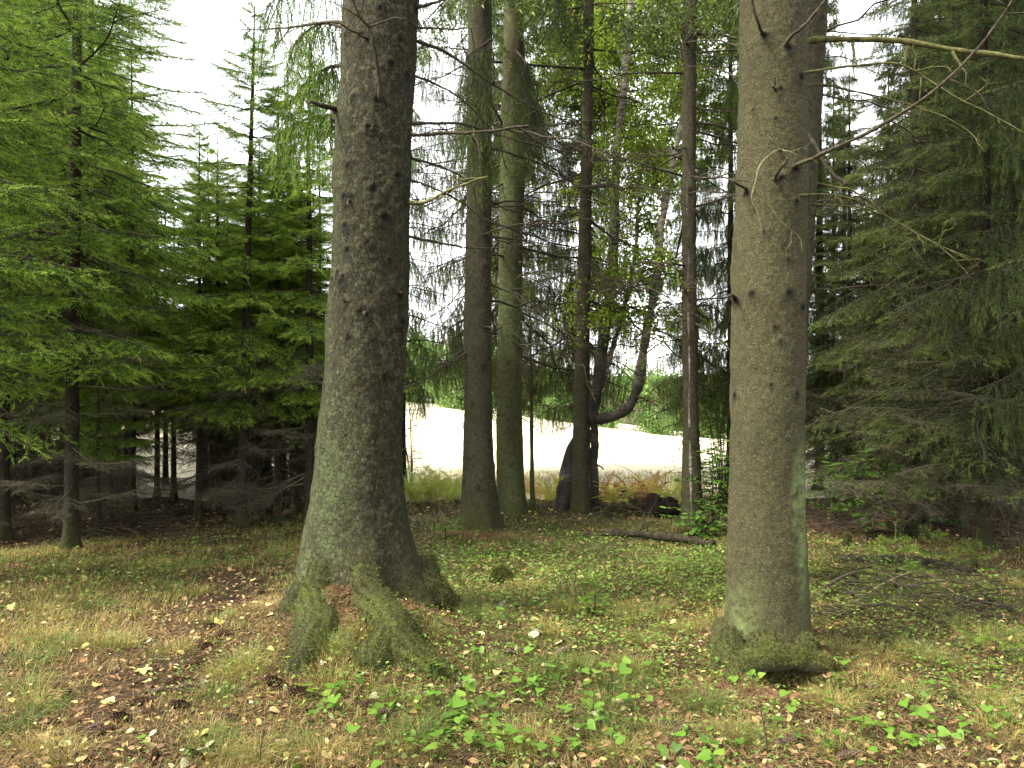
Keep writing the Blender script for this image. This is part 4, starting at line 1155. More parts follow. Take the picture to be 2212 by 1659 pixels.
# ================================================================== THE WOOD AT THE LEFT
def X_(px, d): return PX(px, d), d
def sp(px, d, label, *a, **k):
    x, y = X_(px, d); return spruce('spruce_tree', x, y, label, *a, **k)
L1 = sp(152, 8.2, 'dark trunked spruce at the edge of the left wood with wide green boughs high up', 11, .068, 2.1, 1.95, nb=7, whorl=.31, seed=101, zdetail=9.2, ndead=46, dead_z=(.45, 3.2), dscale=(.45, .85), lean=(.012, 0), tint=.05)
L2 = sp(522, 9.75, 'slim spruce whose pointed top ends against the white sky gap', 6.35, .062, 1.65, 1.2, seed=102, zdetail=7, ndead=34, dscale=(.35, .72), lean=(.025, 0), whorl=.31, nb=6, shape=.62, low_pitch=-18, tint=.12, thin=.9)
L3 = sp(600, 10.3, 'thin spruce above the rotting stump', 5.6, .042, 1.65, 1.05, seed=103, zdetail=7, ndead=28, dscale=(.35, .72), whorl=.31, nb=6, low_pitch=-18, tint=.10, thin=.9)
L12 = sp(668, 9.9, 'dense spruce close against the thick scaly trunk', 5.9, .055, 1.65, 1.2, seed=104, zdetail=8.3, ndead=36, whorl=.31, nb=6, low_pitch=-18, tint=.12, shape=.6, thin=.9)
L3b = sp(358, 13.2, 'thin spruce stem in the middle of the bright gap in the wood', 5.0, .04, 2.3, 1.0, seed=105, zdetail=7, ndead=9, dead_z=(.5, 2.6), dead=DEAD, tint=.04)
def cp(src, px, d, label, s=1., rz=None, group=None, clear=False):
    x, y = X_(px, d)
    kp = (lambda c: not c.name.startswith('dead_branch') or c.location.z > 1.75 or int(c.location.z * 997) % 5 < 2) if clear else None
    return copy_tree(src, (x, y, float(H(x, y))), rng.uniform(0, 6.28) if rz is None else rz, s, label, group, kp)
cp(L1, -215, 6.3, 'spruce whose bright lower boughs reach in at the picture edge', .86, 2.1)
cp(L1, 8, 8.9, 'spruce with a dark trunk at the very edge of the left wood', .95)
cp(L3, 430, 10.5, 'thin dark spruce stem between the slim pointed spruce and the bright gap', .92, clear=True)
cp(L3b, 375, 12.0, 'thin spruce stem on the right side of the bright gap in the wood', .95)
cp(L3b, 340, 12.4, 'thin spruce stem on the left side of the bright gap in the wood', .97)
cp(L2, 462, 11.4, 'dim spruce stem just left of the slim pointed spruce, set back', .8, clear=True)
cp(L3, 212, 9.6, 'very thin dark stem just right of the dark trunked spruce', .6)
cp(L3, 240, 10.2, 'second thin dark stem to the right of the dark trunked spruce', .56)
cp(L3, 285, 11.0, 'dim spruce with a slightly thicker stem left of the bright gap', 1.15, clear=True)
fill_label = 'dim spruce standing deep in the dark wood behind the front spruces'
pl = []
tries = 0
while len(pl) < 46 and tries < 4000:
    tries += 1
    d = rng.uniform(11.2, 21.5); px = rng.uniform(-420, 690)
    if 262 < px < 450: continue
    if px > 418 and d > 14: continue
    if px < 290 and d < 11.5: continue
    q = A(*X_(px, d))
    if any(np.hypot(*(q - o)) < .95 for o in pl): continue
    if any(abs(px - o) < 10 for o in (150, 522, 600)) and d < 14: continue
    pl.append(q)
    cp(((L1, L2, L12, L1)[len(pl) % 4] if px < 250 else (L2, L3)[len(pl) % 2]), px, d, fill_label, rng.uniform(.85, 1.25) if px < 250 else rng.uniform(.68, .86), None, 'dim spruces deep in the left wood', 150 < px < 560)

for i, px in enumerate(range(-80, 285, 36)):
    cp((L12, L2)[i % 2], px, 13.2 + 1.6 * (i % 3), fill_label, 1.0 + .1 * (i % 2), None, 'dim spruces deep in the left wood', px > 250)
for px in (212, 246, 276):
    cp(L12, px, 11.7, fill_label, .85, None, 'dim spruces deep in the left wood')
for i, px in enumerate(range(445, 700, 34)):
    cp((L12, L3)[i % 2], px, 12.6 + .9 * (i % 3), fill_label, .8, None, 'dim spruces deep in the left wood', px < 500)
n_out = 0
while n_out < 22:  # unseen spruces beyond the left edge, added to keep skylight out of the wood
    px, d = rng.uniform(-1150, -380), rng.uniform(7.5, 19); q = A(*X_(px, d))
    if any(np.hypot(*(q - o)) < 1.3 for o in pl): continue
    pl.append(q); n_out += 1
    cp((L1, L12)[n_out % 2], px, d, fill_label, rng.uniform(.9, 1.2), None, 'dim spruces deep in the left wood')
for px, d in ((470, 10.9), (560, 10.9), (610, 12.2), (640, 10.7), (530, 12.4), (485, 12.2), (548, 11.6), (575, 13.2), (632, 11.4), (655, 13), (505, 13.6), (690, 11.8), (440, 13.4)):
    cp((L12, L2, L12)[int(px) % 3], px, d, fill_label, rng.uniform(.72, .9), None, 'dim spruces deep in the left wood', px < 520)
for x, y, s_ in ((-6.6, -.6, 1.2), (2.8, -3.4, 1.5), (6.2, .6, 1.4), (.2, -7.5, 1.6)):  # unseen trees added around the camera to shade the foreground
    o = copy_tree(L1, (x, y, float(H(x, y))), rng.uniform(0, 6.28), s_, 'unseen tall spruce added behind the viewpoint to shade the ground', 'unseen spruces added behind the viewpoint')

# ================================================================== THE DARK SPRUCES AT THE RIGHT
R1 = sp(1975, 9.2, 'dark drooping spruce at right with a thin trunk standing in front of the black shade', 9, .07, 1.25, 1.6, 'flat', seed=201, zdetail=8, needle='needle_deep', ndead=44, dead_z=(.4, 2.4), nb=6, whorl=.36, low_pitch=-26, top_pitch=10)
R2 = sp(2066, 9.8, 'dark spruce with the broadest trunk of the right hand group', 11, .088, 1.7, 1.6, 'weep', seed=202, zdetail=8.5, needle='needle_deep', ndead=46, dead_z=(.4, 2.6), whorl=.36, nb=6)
cp(R1, 2127, 8.1, 'spruce whose thin dark stem shows high up behind the long mossy branch', .95, 1.2)
cp(R2, 2330, 7.4, 'spruce reaching in over the picture edge at right', .95, 2.6)
cp(R1, 1835, 11.9, 'drooping spruce set back just right of the brown speckled trunk', .72, 4.0)
cp(R1, 2030, 11.6, 'thin spruce between the two dark trunks at right', .9, 5.0)
cp(R2, 2190, 10.8, 'dark spruce at the right edge standing on the shaded bank', 1., .5)
for i, (px, d, s) in enumerate(((1900, 14.5, .66), (2080, 14.2, 1.1), (2260, 13.5, 1.1), (2420, 11.5, 1.0), (2350, 16, 1.2), (2150, 17, 1.1), (1950, 12.6, .66), (2105, 12.2, .9), (1875, 12.9, .6), (2250, 11.6, .9), (1990, 15.8, 1.1), (1800, 15.5, .7))):
    cp((R1, R2)[i % 2], px, d, 'dim spruce standing behind the dark spruces at right', s, None, 'dim spruces behind the right hand group')

for i, px in enumerate(range(1775, 2330, 48)):
    cp((R1, R2)[i % 2], px, 13.4 + 1.1 * (i % 3), 'dim spruce standing behind the dark spruces at right', (.92 if px > 1990 else .58) + .08 * (i % 2), None, 'dim spruces behind the right hand group')

# ================================================================== SPRUCES BEHIND THE MIDDLE TRUNKS
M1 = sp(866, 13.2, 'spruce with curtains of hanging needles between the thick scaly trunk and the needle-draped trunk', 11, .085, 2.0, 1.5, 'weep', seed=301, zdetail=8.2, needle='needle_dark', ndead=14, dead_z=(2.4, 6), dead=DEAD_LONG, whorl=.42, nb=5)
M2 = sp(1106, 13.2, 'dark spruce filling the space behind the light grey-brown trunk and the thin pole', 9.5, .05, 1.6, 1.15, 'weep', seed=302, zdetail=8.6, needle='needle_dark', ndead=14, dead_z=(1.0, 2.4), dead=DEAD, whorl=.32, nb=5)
cp(M2, 1578, 12.4, 'thin dark spruce close by the brown speckled trunk, above the bushes', 1.12, 1.0)
cp(M1, 1038, 14.4, 'spruce hidden behind the needle-draped trunk, its curtains filling the gaps beside it', 1.2, 1.7)
cp(M1, 1100, 15.6, 'spruce hidden behind the light grey-brown trunk, its curtains hanging on both sides', 1.15, 3.0)
cp(M1, 1262, 15.4, 'spruce hidden behind the slim straight trunk, its curtains hanging high up', 1.3, 4.0)
cp(M1, 1640, 15.0, 'tall spruce hidden behind the brown speckled trunk', .95, 2.2)
cp(M2, 1491, 13.6, 'dark spruce with low boughs behind the slim trunk by the bushes', .9, 3.3)
cp(M1, 1770, 13.5, 'spruce in the gap behind the leaning dark trunk', .9, 4.4)
cp(M2, 1258, 14.5, 'spruce set back behind the slim straight trunk at the birch base', .95, 5.1)

# ================================================================== ACROSS THE MEADOW
def far_tree(label, Ht, R_, seed, n=3600, leaf=.20, conical=False, mat='far_leaf', tint=0.5):
    r = np.random.default_rng(seed)
    root = empty('broadleaf_tree' if not conical else 'conifer_tree', (0, 0, 0), label, 'tree')
    mb = MB(); V, T, Q = tube(A((0, 0, -.5), (.05, 0, Ht * .4), (0, .05, Ht * .85)), (.14, .10, .03), 8); mb.add(V, T, Q)
    for i in range(6):
        a = r.uniform(0, 6.28); z = r.uniform(.2, .6) * Ht; e = A(cos(a) * R_ * .7, sin(a) * R_ * .7, z + R_ * .5)
        V, T, Q = tube(np.array([A(0, 0, z), (A(0, 0, z) + e) / 2 + A(0, 0, .1), e]), (.06, .04, .015), 5); mb.add(V, T, Q)
    mb.build('trunk', 'wood', root, (0, 0, 0))
    mb = MB()
    if conical:
        z = r.uniform(.06, 1, n) ** .9; a = r.uniform(0, 6.28, n); rad = R_ * (1.02 - z) * (.35 + .65 * np.sqrt(r.random(n))) * (.75 + .25 * np.cos(a * 5 + z * 40))
        p = np.stack([rad * np.cos(a), rad * np.sin(a), z * Ht - .25 * rad], 1); t = tint + .2 * (rad / R_) + r.normal(0, .15, n)
    else:
        nl = 16; c = np.stack([r.normal(0, .45, nl) * R_, r.normal(0, .45, nl) * R_, r.uniform(.12, .86, nl) * Ht], 1); rl = R_ * r.uniform(.3, .6, nl)
        k = r.integers(0, nl, n); u = unit(r.normal(size=(n, 3))) * (r.random((n, 1)) ** .25)
        p = c[k] + u * rl[k][:, None] * A(1, 1, .85); t = tint + r.normal(0, .13, nl)[k] + r.normal(0, .12, n) + .12 * u[:, 2]
        ok = p[:, 2] > .05; p, t = p[ok], t[ok]
    add_leaves(mb, p, r.normal(size=(len(p), 3)) + A(0, 0, -.2), leaf * r.uniform(.6, 1.3, len(p)), t)
    mb.build('crown', mat, root, (0, 0, 0))
    return root
protos = [far_tree('', 5.2, 2.3, 401), far_tree('', 4.2, 2.6, 402, tint=.62), far_tree('', 6.6, 2.4, 403, tint=.4), far_tree('', 2.2, 1.6, 404, n=1800, tint=.6), far_tree('', 7.5, 1.9, 405, n=4200, conical=True, tint=.35)]
first = [True] * len(protos)
far_kind = ['rounded pale green tree in the row across the meadow', 'broad low yellow-green tree in the row across the meadow', 'taller mid green tree in the row across the meadow', 'low bush at the foot of the trees across the meadow', 'pointed dark green conifer rising behind the row across the meadow']
def far_put(k, px, d, s):
    x = PX(px, d); loc = (x, d, float(H(x, d)) - .05)
    if first[k]:
        first[k] = False; o = protos[k]; o.location = loc; o.scale = (s, s, s); o.rotation_euler[2] = rng.uniform(0, 6.28)
    else:
        o = copy_tree(protos[k], loc, rng.uniform(0, 6.28), s)
    o['label'] = far_kind[k]; o['group'] = ('rounded trees', 'broad low trees', 'taller trees', 'low bushes', 'conifers')[k] + ' across the meadow'
px = -300
while px < 2500:
    d = 63 + rng.uniform(-2.5, 2.5)
    far_put(int(rng.choice([0, 1, 2, 0, 2])), px + rng.uniform(-15, 15), d, rng.uniform(.75, 1.05))
    if rng.random() < .9: far_put(3, px + rng.uniform(-40, 40), d - 3, rng.uniform(.7, 1.2))
    if rng.random() < .35: far_put(4, px + rng.uniform(-30, 30), d + 8, rng.uniform(.6, .85))
    px += rng.uniform(48, 80)
for px, d, k, s in ((905, 66, 2, 1.0), (935, 62, 0, .95), (988, 68, 4, .8), (965, 58, 1, .55), (1000, 57, 3, 1.1)):
    far_put(k, px, d, s)
# the house with the pale red roof among the trees
def house():
    m, n, l, p, o = nt('house_plaster'); p.inputs['Base Color'].default_value = (.62, .56, .46, 1); p.inputs['Roughness'].default_value = .9; M['plaster'] = m
    m, n, l, p, o = nt('roof_tiles'); v = coords(n, l, (1, 1, 6)); l.new(ramp(n, l, nz(n, l, 6, 3, v), [(.3, (.32, .13, .08)), (.7, (.45, .21, .13))]), p.inputs['Base Color']); M['tiles'] = m
    m, n, l, p, o = nt('window_glass'); p.inputs['Base Color'].default_value = (.03, .035, .04, 1); p.inputs['Roughness'].default_value = .1; M['pane'] = m
    x, y = X_(972, 120)
    root = empty('house', (x, y, float(H(x, y)) - .2), 'far house with a pale red gable roof among the trees across the meadow', 'house'); root.scale = (.5, .5, .5)
    mb = MB(); w, dp, h, g = 4.2, 5, 4.4, 7.4
    V = A((-w, -dp, 0), (w, -dp, 0), (w, dp, 0), (-w, dp, 0), (-w, -dp, h), (w, -dp, h), (w, dp, h), (-w, dp, h), (0, -dp, g - .12), (0, dp, g - .12))
    mb.add(V, T=[(4, 5, 8), (6, 7, 9)], Q=[(0, 1, 5, 4), (1, 2, 6, 5), (2, 3, 7, 6), (3, 0, 4, 7)]); mb.build('wall', 'plaster', root, (0, 0, 0))
    mb = MB(); a = A((-w - .5, h - .4), (0, g), (w + .5, h - .4))
    for s in (0, 1):
        (x0, z0), (x1, z1) = a[s], a[s + 1]
        V = A(*[(xx, yy, zz + dz) for dz in (0, .18) for (xx, zz) in ((x0, z0), (x1, z1)) for yy in (-dp - .5, dp + .5)])
        mb.add(V, Q=[(0, 1, 3, 2), (4, 6, 7, 5), (0, 2, 6, 4), (1, 5, 7, 3), (0, 4, 5, 1), (2, 3, 7, 6)])
    mb.build('roof', 'tiles', root, (0, 0, 0))
    mb = MB(); V = A(*[(xx, yy, zz) for zz in (5.9, 8.2) for yy in (-.4, .4) for xx in (1.1, 1.8)]); mb.add(V, Q=[(0, 1, 5, 4), (1, 3, 7, 5), (3, 2, 6, 7), (2, 0, 4, 6), (4, 5, 7, 6)]); mb.build('chimney', 'tiles', root, (0, 0, 0))
    for xx in (-1.7, 1.7):
        mb = MB(); V = A(*[(xx + sx, yy, 2.6 + sz) for yy in (-dp - .04, -dp + .02) for sz in (-.6, .6) for sx in (-.5, .5)]); mb.add(V, Q=[(0, 1, 3, 2), (4, 6, 7, 5), (0, 4, 5, 1), (2, 3, 7, 6), (0, 2, 6, 4), (1, 5, 7, 3)]); mb.build('window', 'pane', root, (0, 0, 0))
house()

# ================================================================== BUSHES, FERNS, SAPLINGS
LEAF = A((0, 0, 0), (.3, -.24, .03), (.68, -.20, .02), (1, 0, -.08), (.68, .20, .02), (.3, .24, .03), (.32, 0, -.02), (.68, 0, -.03))
LEAF_Q = [(0, 1, 6, 5)][:0]
LEAF_T = [(0, 1, 6), (1, 2, 6), (2, 7, 6), (2, 3, 7), (3, 4, 7), (4, 6, 7), (4, 5, 6), (5, 0, 6)]
def real_leaves(mb, pos, dirs, size, tint, mat=0, flat=.35):
    n = len(pos); k = len(LEAF)
    roll = A(0, 0, 1)[None] + rng.normal(size=(n, 3)) * flat
    a = unit(dirs); b = unit(np.cross(roll, a)); c = np.cross(a, b)
    V = stamp(LEAF, pos, a, b, c, size)
    mb.add(V.reshape(-1, 3), T=stamp_faces(LEAF_T, n, k), mat=mat, tint=np.repeat(np.clip(tint, 0, 1), k))

def leafy_bush(x, y, label, ht, width, nst, seed, leaf=.09, tint=.55, name='leafy_bush', lean=(0, 0), spread=.5):
    r = np.random.default_rng(seed)
    root = empty(name, (x, y, float(H(x, y)) - .02), label, 'bush')
    st = MB(); lf = MB()
    for i in range(nst):
        a = r.uniform(0, 6.28); h = ht * r.uniform(.55, 1.05)
        e = A(cos(a) * width * r.uniform(.2, 1) + lean[0], sin(a) * width * .6 * r.uniform(.2, 1) + lean[1], h)
        p = spline([A(0, 0, 0) + r.normal(0, .03, 3) * A(1, 1, 0), e * A(.35, .35, .5) + r.normal(0, .03, 3), e], 14)
        V, T, Q = tube(p, np.linspace(.009, .003, 14), 5); st.add(V, T, Q)
        for q in np.linspace(3, 13, int(7 * ht / 1.0) + 3):
            p0 = p[int(q)]; b = r.uniform(0, 6.28); L_ = r.uniform(.12, .38) * spread * 2
            d = unit(A(cos(b), sin(b), r.uniform(-.1, .35)))
            t = np.linspace(0, 1, 5)[:, None]; tw = p0 + d * L_ * t + A(0, 0, -1) * .15 * L_ * t * t
            V, T, Q = tube(tw, np.linspace(.003, .0014, 5), 3, False); st.add(V, T, Q)
            m = int(r.integers(4, 8)); u = np.linspace(.2, 1, m)
            pp = np.stack([np.interp(u, t[:, 0], tw[:, j]) for j in range(3)], 1)
            side = unit(np.cross(d, A(0, 0, 1))) * (np.where(np.arange(m) % 2, 1, -1))[:, None]
            dd = d + side * r.uniform(.5, 1.1, (m, 1)) + A(0, 0, -.15); dd[-1] = d
            real_leaves(lf, pp, dd, leaf * r.uniform(.65, 1.15, m), tint + r.normal(0, .16, m))
    st.build('stem', 'twig', root, (0, 0, 0)); lf.build('foliage', 'bush_leaf', root, (0, 0, 0))
    return root
for px, py, lab, ht, w, n_, s_, lf in (
        (1548, 1140, 'bright green leafy bush between the slim trunk and the brown speckled trunk', 1.25, .30, 10, 501, .085),
        (1525, 1158, 'low leafy shrub at the foot of the bright green bush', .40, .4, 9, 502, .09),
        (1880, 1158, 'leafy sapling with tiers of broad green leaves in front of the dark spruces', 1.35, .34, 6, 503, .10),
        (1800, 1120, 'small leafy bush right beside the brown speckled trunk', .9, .3, 6, 504, .08),
        (1995, 1150, 'leafy bush low in front of the black shaded bank', 1.0, .4, 4, 505, .09)):
    g = G(px, py); leafy_bush(g[0], g[1], lab, ht, w, n_, s_, lf)
g = G(1560, 1085); leafy_bush(g[0], g[1] , 'light yellow-green bush at the meadow edge behind the slim trunk', 1.9, .6, 16, 507, .06, .85)
g = G(1440, 1075); leafy_bush(g[0] + .3, g[1], 'thin airy bush of small leaves at the meadow edge under the birch limb', 1.5, .5, 8, 508, .05, .9)
g = G(905, 1062); leafy_bush(PX(893, 13), 13, 'sparse hanging birch twigs beside the thick scaly trunk at the meadow edge', 2.2, .25, 5, 509, .05, .9)

def frond(L_, seed, tintbase):
    r = np.random.default_rng(seed); V = []; Tt = []; tn = []
    s = np.linspace(0, 1, 20); ax = np.stack([L_ * s, .03 * np.sin(s * 4 + seed), L_ * (.55 * s - .62 * s * s)], 1)
    for i in range(3, 20):
        q = s[i]; l_ = L_ * .25 * (1 - (q - .1)) * min(1, (q) * 4) * r.uniform(.8, 1.1)
        for sg in (-1, 1):
            b = ax[i]; e = b + A(.35 * l_, sg * l_, -.12 * l_); m1 = b + (e - b) * .4 + A(.008, 0, .004); m2 = b + (e - b) * .4 - A(.007, 0, .0)
            k = len(V); V += [b, m2, e, m1]; Tt.append((k, k + 1, k + 2, k + 3)); tn += [tintbase + r.normal(0, .08)] * 4
    return np.array(V), np.array(Tt), np.array(tn), ax
def fern(x, y, label, group, ht, n_, seed, tint):
    r = np.random.default_rng(seed)
    root = empty('bracken_fern', (x, y, float(H(x, y)) - .01), label, 'fern', group)
    for i in range(n_):
        mb = MB(); V, Q, tn, ax = frond(ht * r.uniform(.6, 1.25), seed * 20 + i, tint + r.normal(0, .06))
        up = RAD(r.uniform(20, 62)); az = r.uniform(0, 6.28)
        f = lambda p: rotz(roty(p, up), az)
        mb.add(f(V), Q=Q, tint=np.clip(tn, 0, 1)); v2, t2_, q2 = tube(f(ax), np.linspace(.005, .002, 20), 4, False); mb.add(v2, Q=q2, tint=np.clip(tint - .1, 0, 1))
        mb.build('frond', 'fern', root, (0, 0, 0))
for i in range(34):
    if i < 14: px = rng.uniform(872, 995); d = rng.uniform(11.6, 12.6); ti, lab, gr = rng.uniform(.62, .95), 'yellow-green bracken fern at the meadow edge beside the needle-draped trunk', 'yellow-green ferns at the meadow edge'
    elif i < 20: px = rng.uniform(1150, 1225); d = rng.uniform(11.4, 12.2); ti, lab, gr = rng.uniform(.3, .8), 'yellowing bracken fern between the thin pole and the birch base', 'yellowing ferns by the birch base'
    else: px = rng.uniform(1285, 1475); d = rng.uniform(11.3, 12.3); ti, lab, gr = float(rng.choice((.12, .6, .85), p=(.4, .3, .3))) + rng.uniform(-.1, .1), 'rusty brown and yellow bracken fern behind the brush heap', 'rusty ferns behind the brush heap'
    fern(PX(px, d), d, lab, gr, rng.uniform(.42, .66), int(rng.integers(5, 9)), 600 + i, ti)

def seedling(px, py, label, ht, seed, spread=.28):
    g = G(px, py); root = empty('spruce_seedling', g - A(0, 0, .02), label, 'seedling')
    mb = MB(); V, T, Q = tube(A((0, 0, 0), (.005, 0, ht * .5), (0, 0, ht)), (.006, .004, .002), 5); mb.add(V, T, Q); mb.build('stem', 'twig', root, (0, 0, 0))
    me = crown_mesh('crown', ht, ht * .12, spread, 'flat', seed, 9, 'needle', whorl=.11, nb=5, low_pitch=4, top_pitch=40, tint=-.05, shape=.6, ssize=.42, thin=.30)
    # keep the shoots of a seedling small
    o = bpy.data.objects.new('crown', me); COL.objects.link(o); o.parent = root
for i, (px, py, lab, ht, w) in enumerate(((962, 1165, 'small green spruce seedling at the foot of the needle-draped trunk', .34, .22), (1000, 1170, 'tiny spruce seedling pressed against the foot of the needle-draped trunk', .22, .16),
        (1935, 1275, 'bushy spruce seedling among the fallen twigs at right', .55, .30), (2010, 1235, 'spruce seedling behind the fallen twigs in front of the dark bank', .45, .3), (2110, 1230, 'low spruce seedling close to the right edge', .3, .25),
        (1285, 1330, 'wispy spruce seedling on the green patch between the two big trunks', .30, .12), (2150, 1420, 'spreading feathery seedling by the right edge above the lilies', .25, .3))):
    seedling(px, py, lab, ht, 700 + i, w)

# ================================================================== LOGS, STUMPS, BRUSH
def log(pts, rad, label, name='fallen_log', cat='log', mat='log', stubs=0, seed=0, n=12):
    p = spline([gz(px, py, l_) for px, py, l_ in pts], 40); r = np.interp(np.linspace(0, 1, 40), np.linspace(0, 1, len(rad)), rad)
    V, T, Q = tube(p, r, n); ax = np.concatenate([np.repeat(p, n, 0), p[:1], p[-1:]])
    V = V + unit(V - ax) * (r.mean() * .5 * noise3(V[:, 0] * 9, V[:, 1] * 9, V[:, 2] * 9, seed))[:, None]
    root = empty(name, p[0], label, cat)
    mb = MB(); mb.add(V, T, Q); mb.build('trunk' if cat == 'log' else 'stem', mat, root, smooth=True)
    rr = np.random.default_rng(seed + 50)
    for i in range(stubs):
        k = int(rr.integers(4, 38)); mb = MB(); d = unit(A(rr.normal(0, .4), rr.normal(-.4, .4), rr.choice((-.6, 1))))
        V, T, Q = tube(np.array([p[k], p[k] + d * .08, p[k] + d * rr.uniform(.12, .2) + A(.02, 0, 0)]), (.008, .006, .004), 5); mb.add(V, T, Q); mb.build('branch_stub', mat, root)
    return root
log([(1300, 1158, .02), (1345, 1163, .06), (1420, 1171, .07), (1480, 1178, .07), (1540, 1186, .05)], [.028, .042, .048, .045, .04], 'dark mossy fallen log lying in front of the slim trunk', stubs=7, seed=1)
log([(1250, 1156, .02), (1275, 1160, .03), (1290, 1163, .0)], [.015, .02, .012], 'short black piece of wood just beyond the end of the fallen log', 'wood_piece', 'wood', seed=2)
log([(1800, 1212, .02), (1880, 1216, .04), (1960, 1222, .05), (2030, 1231, .05), (2110, 1240, .02)], [.025, .035, .042, .04, .03], 'grey fallen log at right in front of the shaded bank', stubs=3, seed=3)
log([(1755, 1300, .0), (1790, 1283, .07), (1840, 1275, .13), (1890, 1278, .16), (1945, 1288, .10), (1985, 1300, .02)], [.014, .013, .012, .011, .009, .006], 'arched grey fallen branch right of the brown speckled trunk', 'fallen_branch', 'branch', 'twig', seed=4, n=7)
log([(1795, 1338, .01), (1850, 1330, .04), (1900, 1326, .06), (1960, 1330, .05), (2030, 1348, .01)], [.013, .012, .011, .010, .006], 'lower dark fallen branch lying below the arched one', 'fallen_branch', 'branch', 'log', seed=5, n=7)
log([(1850, 1305, .02), (1920, 1290, .12), (1990, 1281, .16), (2050, 1290, .06), (2090, 1300, .0)], [.007, .007, .006, .005, .003], 'thin pale fallen branch crossing the arched one', 'fallen_branch', 'branch', 'twig_pale', seed=6, n=6)
log([(2060, 1302, .05), (2110, 1312, .05), (2160, 1322, .04), (2215, 1334, .01)], [.010, .012, .012, .01], 'dark fallen branch near the right edge', 'fallen_branch', 'branch', 'log', seed=7, n=7)
log([(1655, 1160, .0), (1600, 1166, .1), (1560, 1160, .14), (1548, 1156, .02)], [.008, .010, .010, .008], 'bent pale branch leaning in the leafy shrub', 'fallen_branch', 'branch', 'twig_pale', seed=8, n=6)
log([(1390, 1352, .01), (1430, 1362, .025), (1480, 1374, .02)], [.005, .006, .004], 'thin grey stick lying on the litter between the two big trunks', 'fallen_stick', 'stick', 'twig', seed=9, n=6)
log([(300, 1500, .01), (360, 1494, .02), (420, 1500, .01)], [.006, .007, .004], 'grey stick lying across the cone strewn track', 'fallen_stick', 'stick', 'twig', seed=10, n=6)
log([(1380, 1148, .0), (1400, 1130, .10), (1425, 1108, .25)], [.010, .008, .005], 'thin stick leaning against the earth mound', 'fallen_stick', 'stick', 'twig', seed=11, n=6)
log([(540, 1120, .01), (480, 1112, .03), (430, 1108, .02), (360, 1116, .01)], [.018, .02, .018, .014], 'thin dead pole lying along the edge of the dark wood', 'fallen_branch', 'branch', 'log', seed=12, n=7)

def brush_twigs(px0, px1, py0, py1, n, seed, label, ht=.25, mat='twig_pale', name='brush_heap'):
    r = np.random.default_rng(seed); c = G((px0 + px1) / 2, (py0 + py1) / 2)
    root = empty(name, c, label, 'brush heap'); mbs = {'twig': MB(), mat: MB(), 'log': MB()}
    for i in range(n):
        px, py = r.uniform(px0, px1), r.uniform(py0, py1)
        f = 1 - abs(px - (px0 + px1) / 2) / (px1 - px0) * 1.6
        p0 = G(px, py) + A(0, 0, max(0, r.uniform(0, ht) * f)); L_ = r.uniform(.12, .55); az = r.normal(0, .95); d = A(cos(az), sin(az), r.normal(0, .12))
        t = np.linspace(-.5, .5, 5)[:, None]
        pl = p0 + d * L_ * t + A(0, 0, .1) * L_ * (.25 - t * t) + r.normal(0, .012, (5, 3)); pl[:, 2] = np.maximum(pl[:, 2], H(pl[:, 0], pl[:, 1]) + .003)
        V, T, Q = tube(pl, np.linspace(r.uniform(.003, .008), .002, 5), 4); mbs[('twig', 'twig', mat, 'log')[int(r.integers(4))]].add(V, T, Q)
    for k, mb in mbs.items():
        if mb.n: mb.build('twigs', k, root)['kind'] = 'stuff'
    return root
brush_twigs(1275, 1430, 1085, 1118, 260, 1, 'heap of grey brush twigs between the slim straight spruce and the earth mound', .22)
brush_twigs(1775, 2180, 1230, 1345, 170, 2, 'scatter of brown brushwood on the ground right of the brown speckled trunk', .16, 'twig')
brush_twigs(0, 520, 1110, 1180, 240, 3, 'litter of dead twigs under the dark wood', .22, 'twig')
brush_twigs(1760, 2212, 1120, 1165, 200, 4, 'tangle of dead twigs on the shaded bank at right', .3, 'twig')

def lump(px, py, rx, ry, rz, label, name, cat, mat, seed, moss=0., fz=0, sink=.3, rough=.25):
    g = G(px, py); root = empty(name, g, label, cat)
    n, k = 36, 20; th = np.arange(n) * 2 * pi / n; ph = np.linspace(.02, pi - .02, k)
    U = np.stack([np.sin(ph)[:, None] * np.cos(th), np.sin(ph)[:, None] * np.sin(th), np.cos(ph)[:, None] + 0 * th], -1).reshape(-1, 3)
    s = 1 + rough * noise3(U[:, 0] * 1.7, U[:, 1] * 1.7, U[:, 2] * 1.7, seed) + rough * .5 * noise3(U[:, 0] * 5, U[:, 1] * 5, U[:, 2] * 5, seed + 1) + rough * .2 * noise3(U[:, 0] * 13, U[:, 1] * 13, U[:, 2] * 13, seed + 2)
    V = U * s[:, None] * A(rx, ry, rz) + g + A(0, 0, rz * (1 - 2 * sink) * .8)
    i = np.arange(k - 1)[:, None] * n; j = np.arange(n)[None]; j2 = (j + 1) % n
    Q = np.stack([i + j, i + n + j, i + n + j2, i + j2], -1).reshape(-1, 4)
    mb = MB(); mb.add(V, Q=Q, moss=np.clip(moss * (U[:, 2] * .8 + .6), 0, 1), lichen=.2, knot=0., tint=.4)
    if fz: moss_fuzz(mb, V[U[:, 2] > -.1], U[U[:, 2] > -.1], fz, .014)
    mb.build('body', [mat, 'moss_fuzz'], root, smooth=True)
    return root
lump(1083, 1262, .085, .08, .085, 'small round mossy stump in the green ground cover', 'mossy_stump', 'stump', 'bark_dark', 11, 1., 2600, .25)
lump(1432, 1112, .24, .22, .19, 'dark brown earth mound of an uprooted root plate beside the slim trunk', 'earth_mound', 'mound', 'earth', 12, 0, 0, .25, .6)
lump(1830, 1180, .05, .04, .10, 'broken short stump at right among fallen twigs', 'broken_stump', 'stump', 'bark_dark', 15, .5, 300, .2)
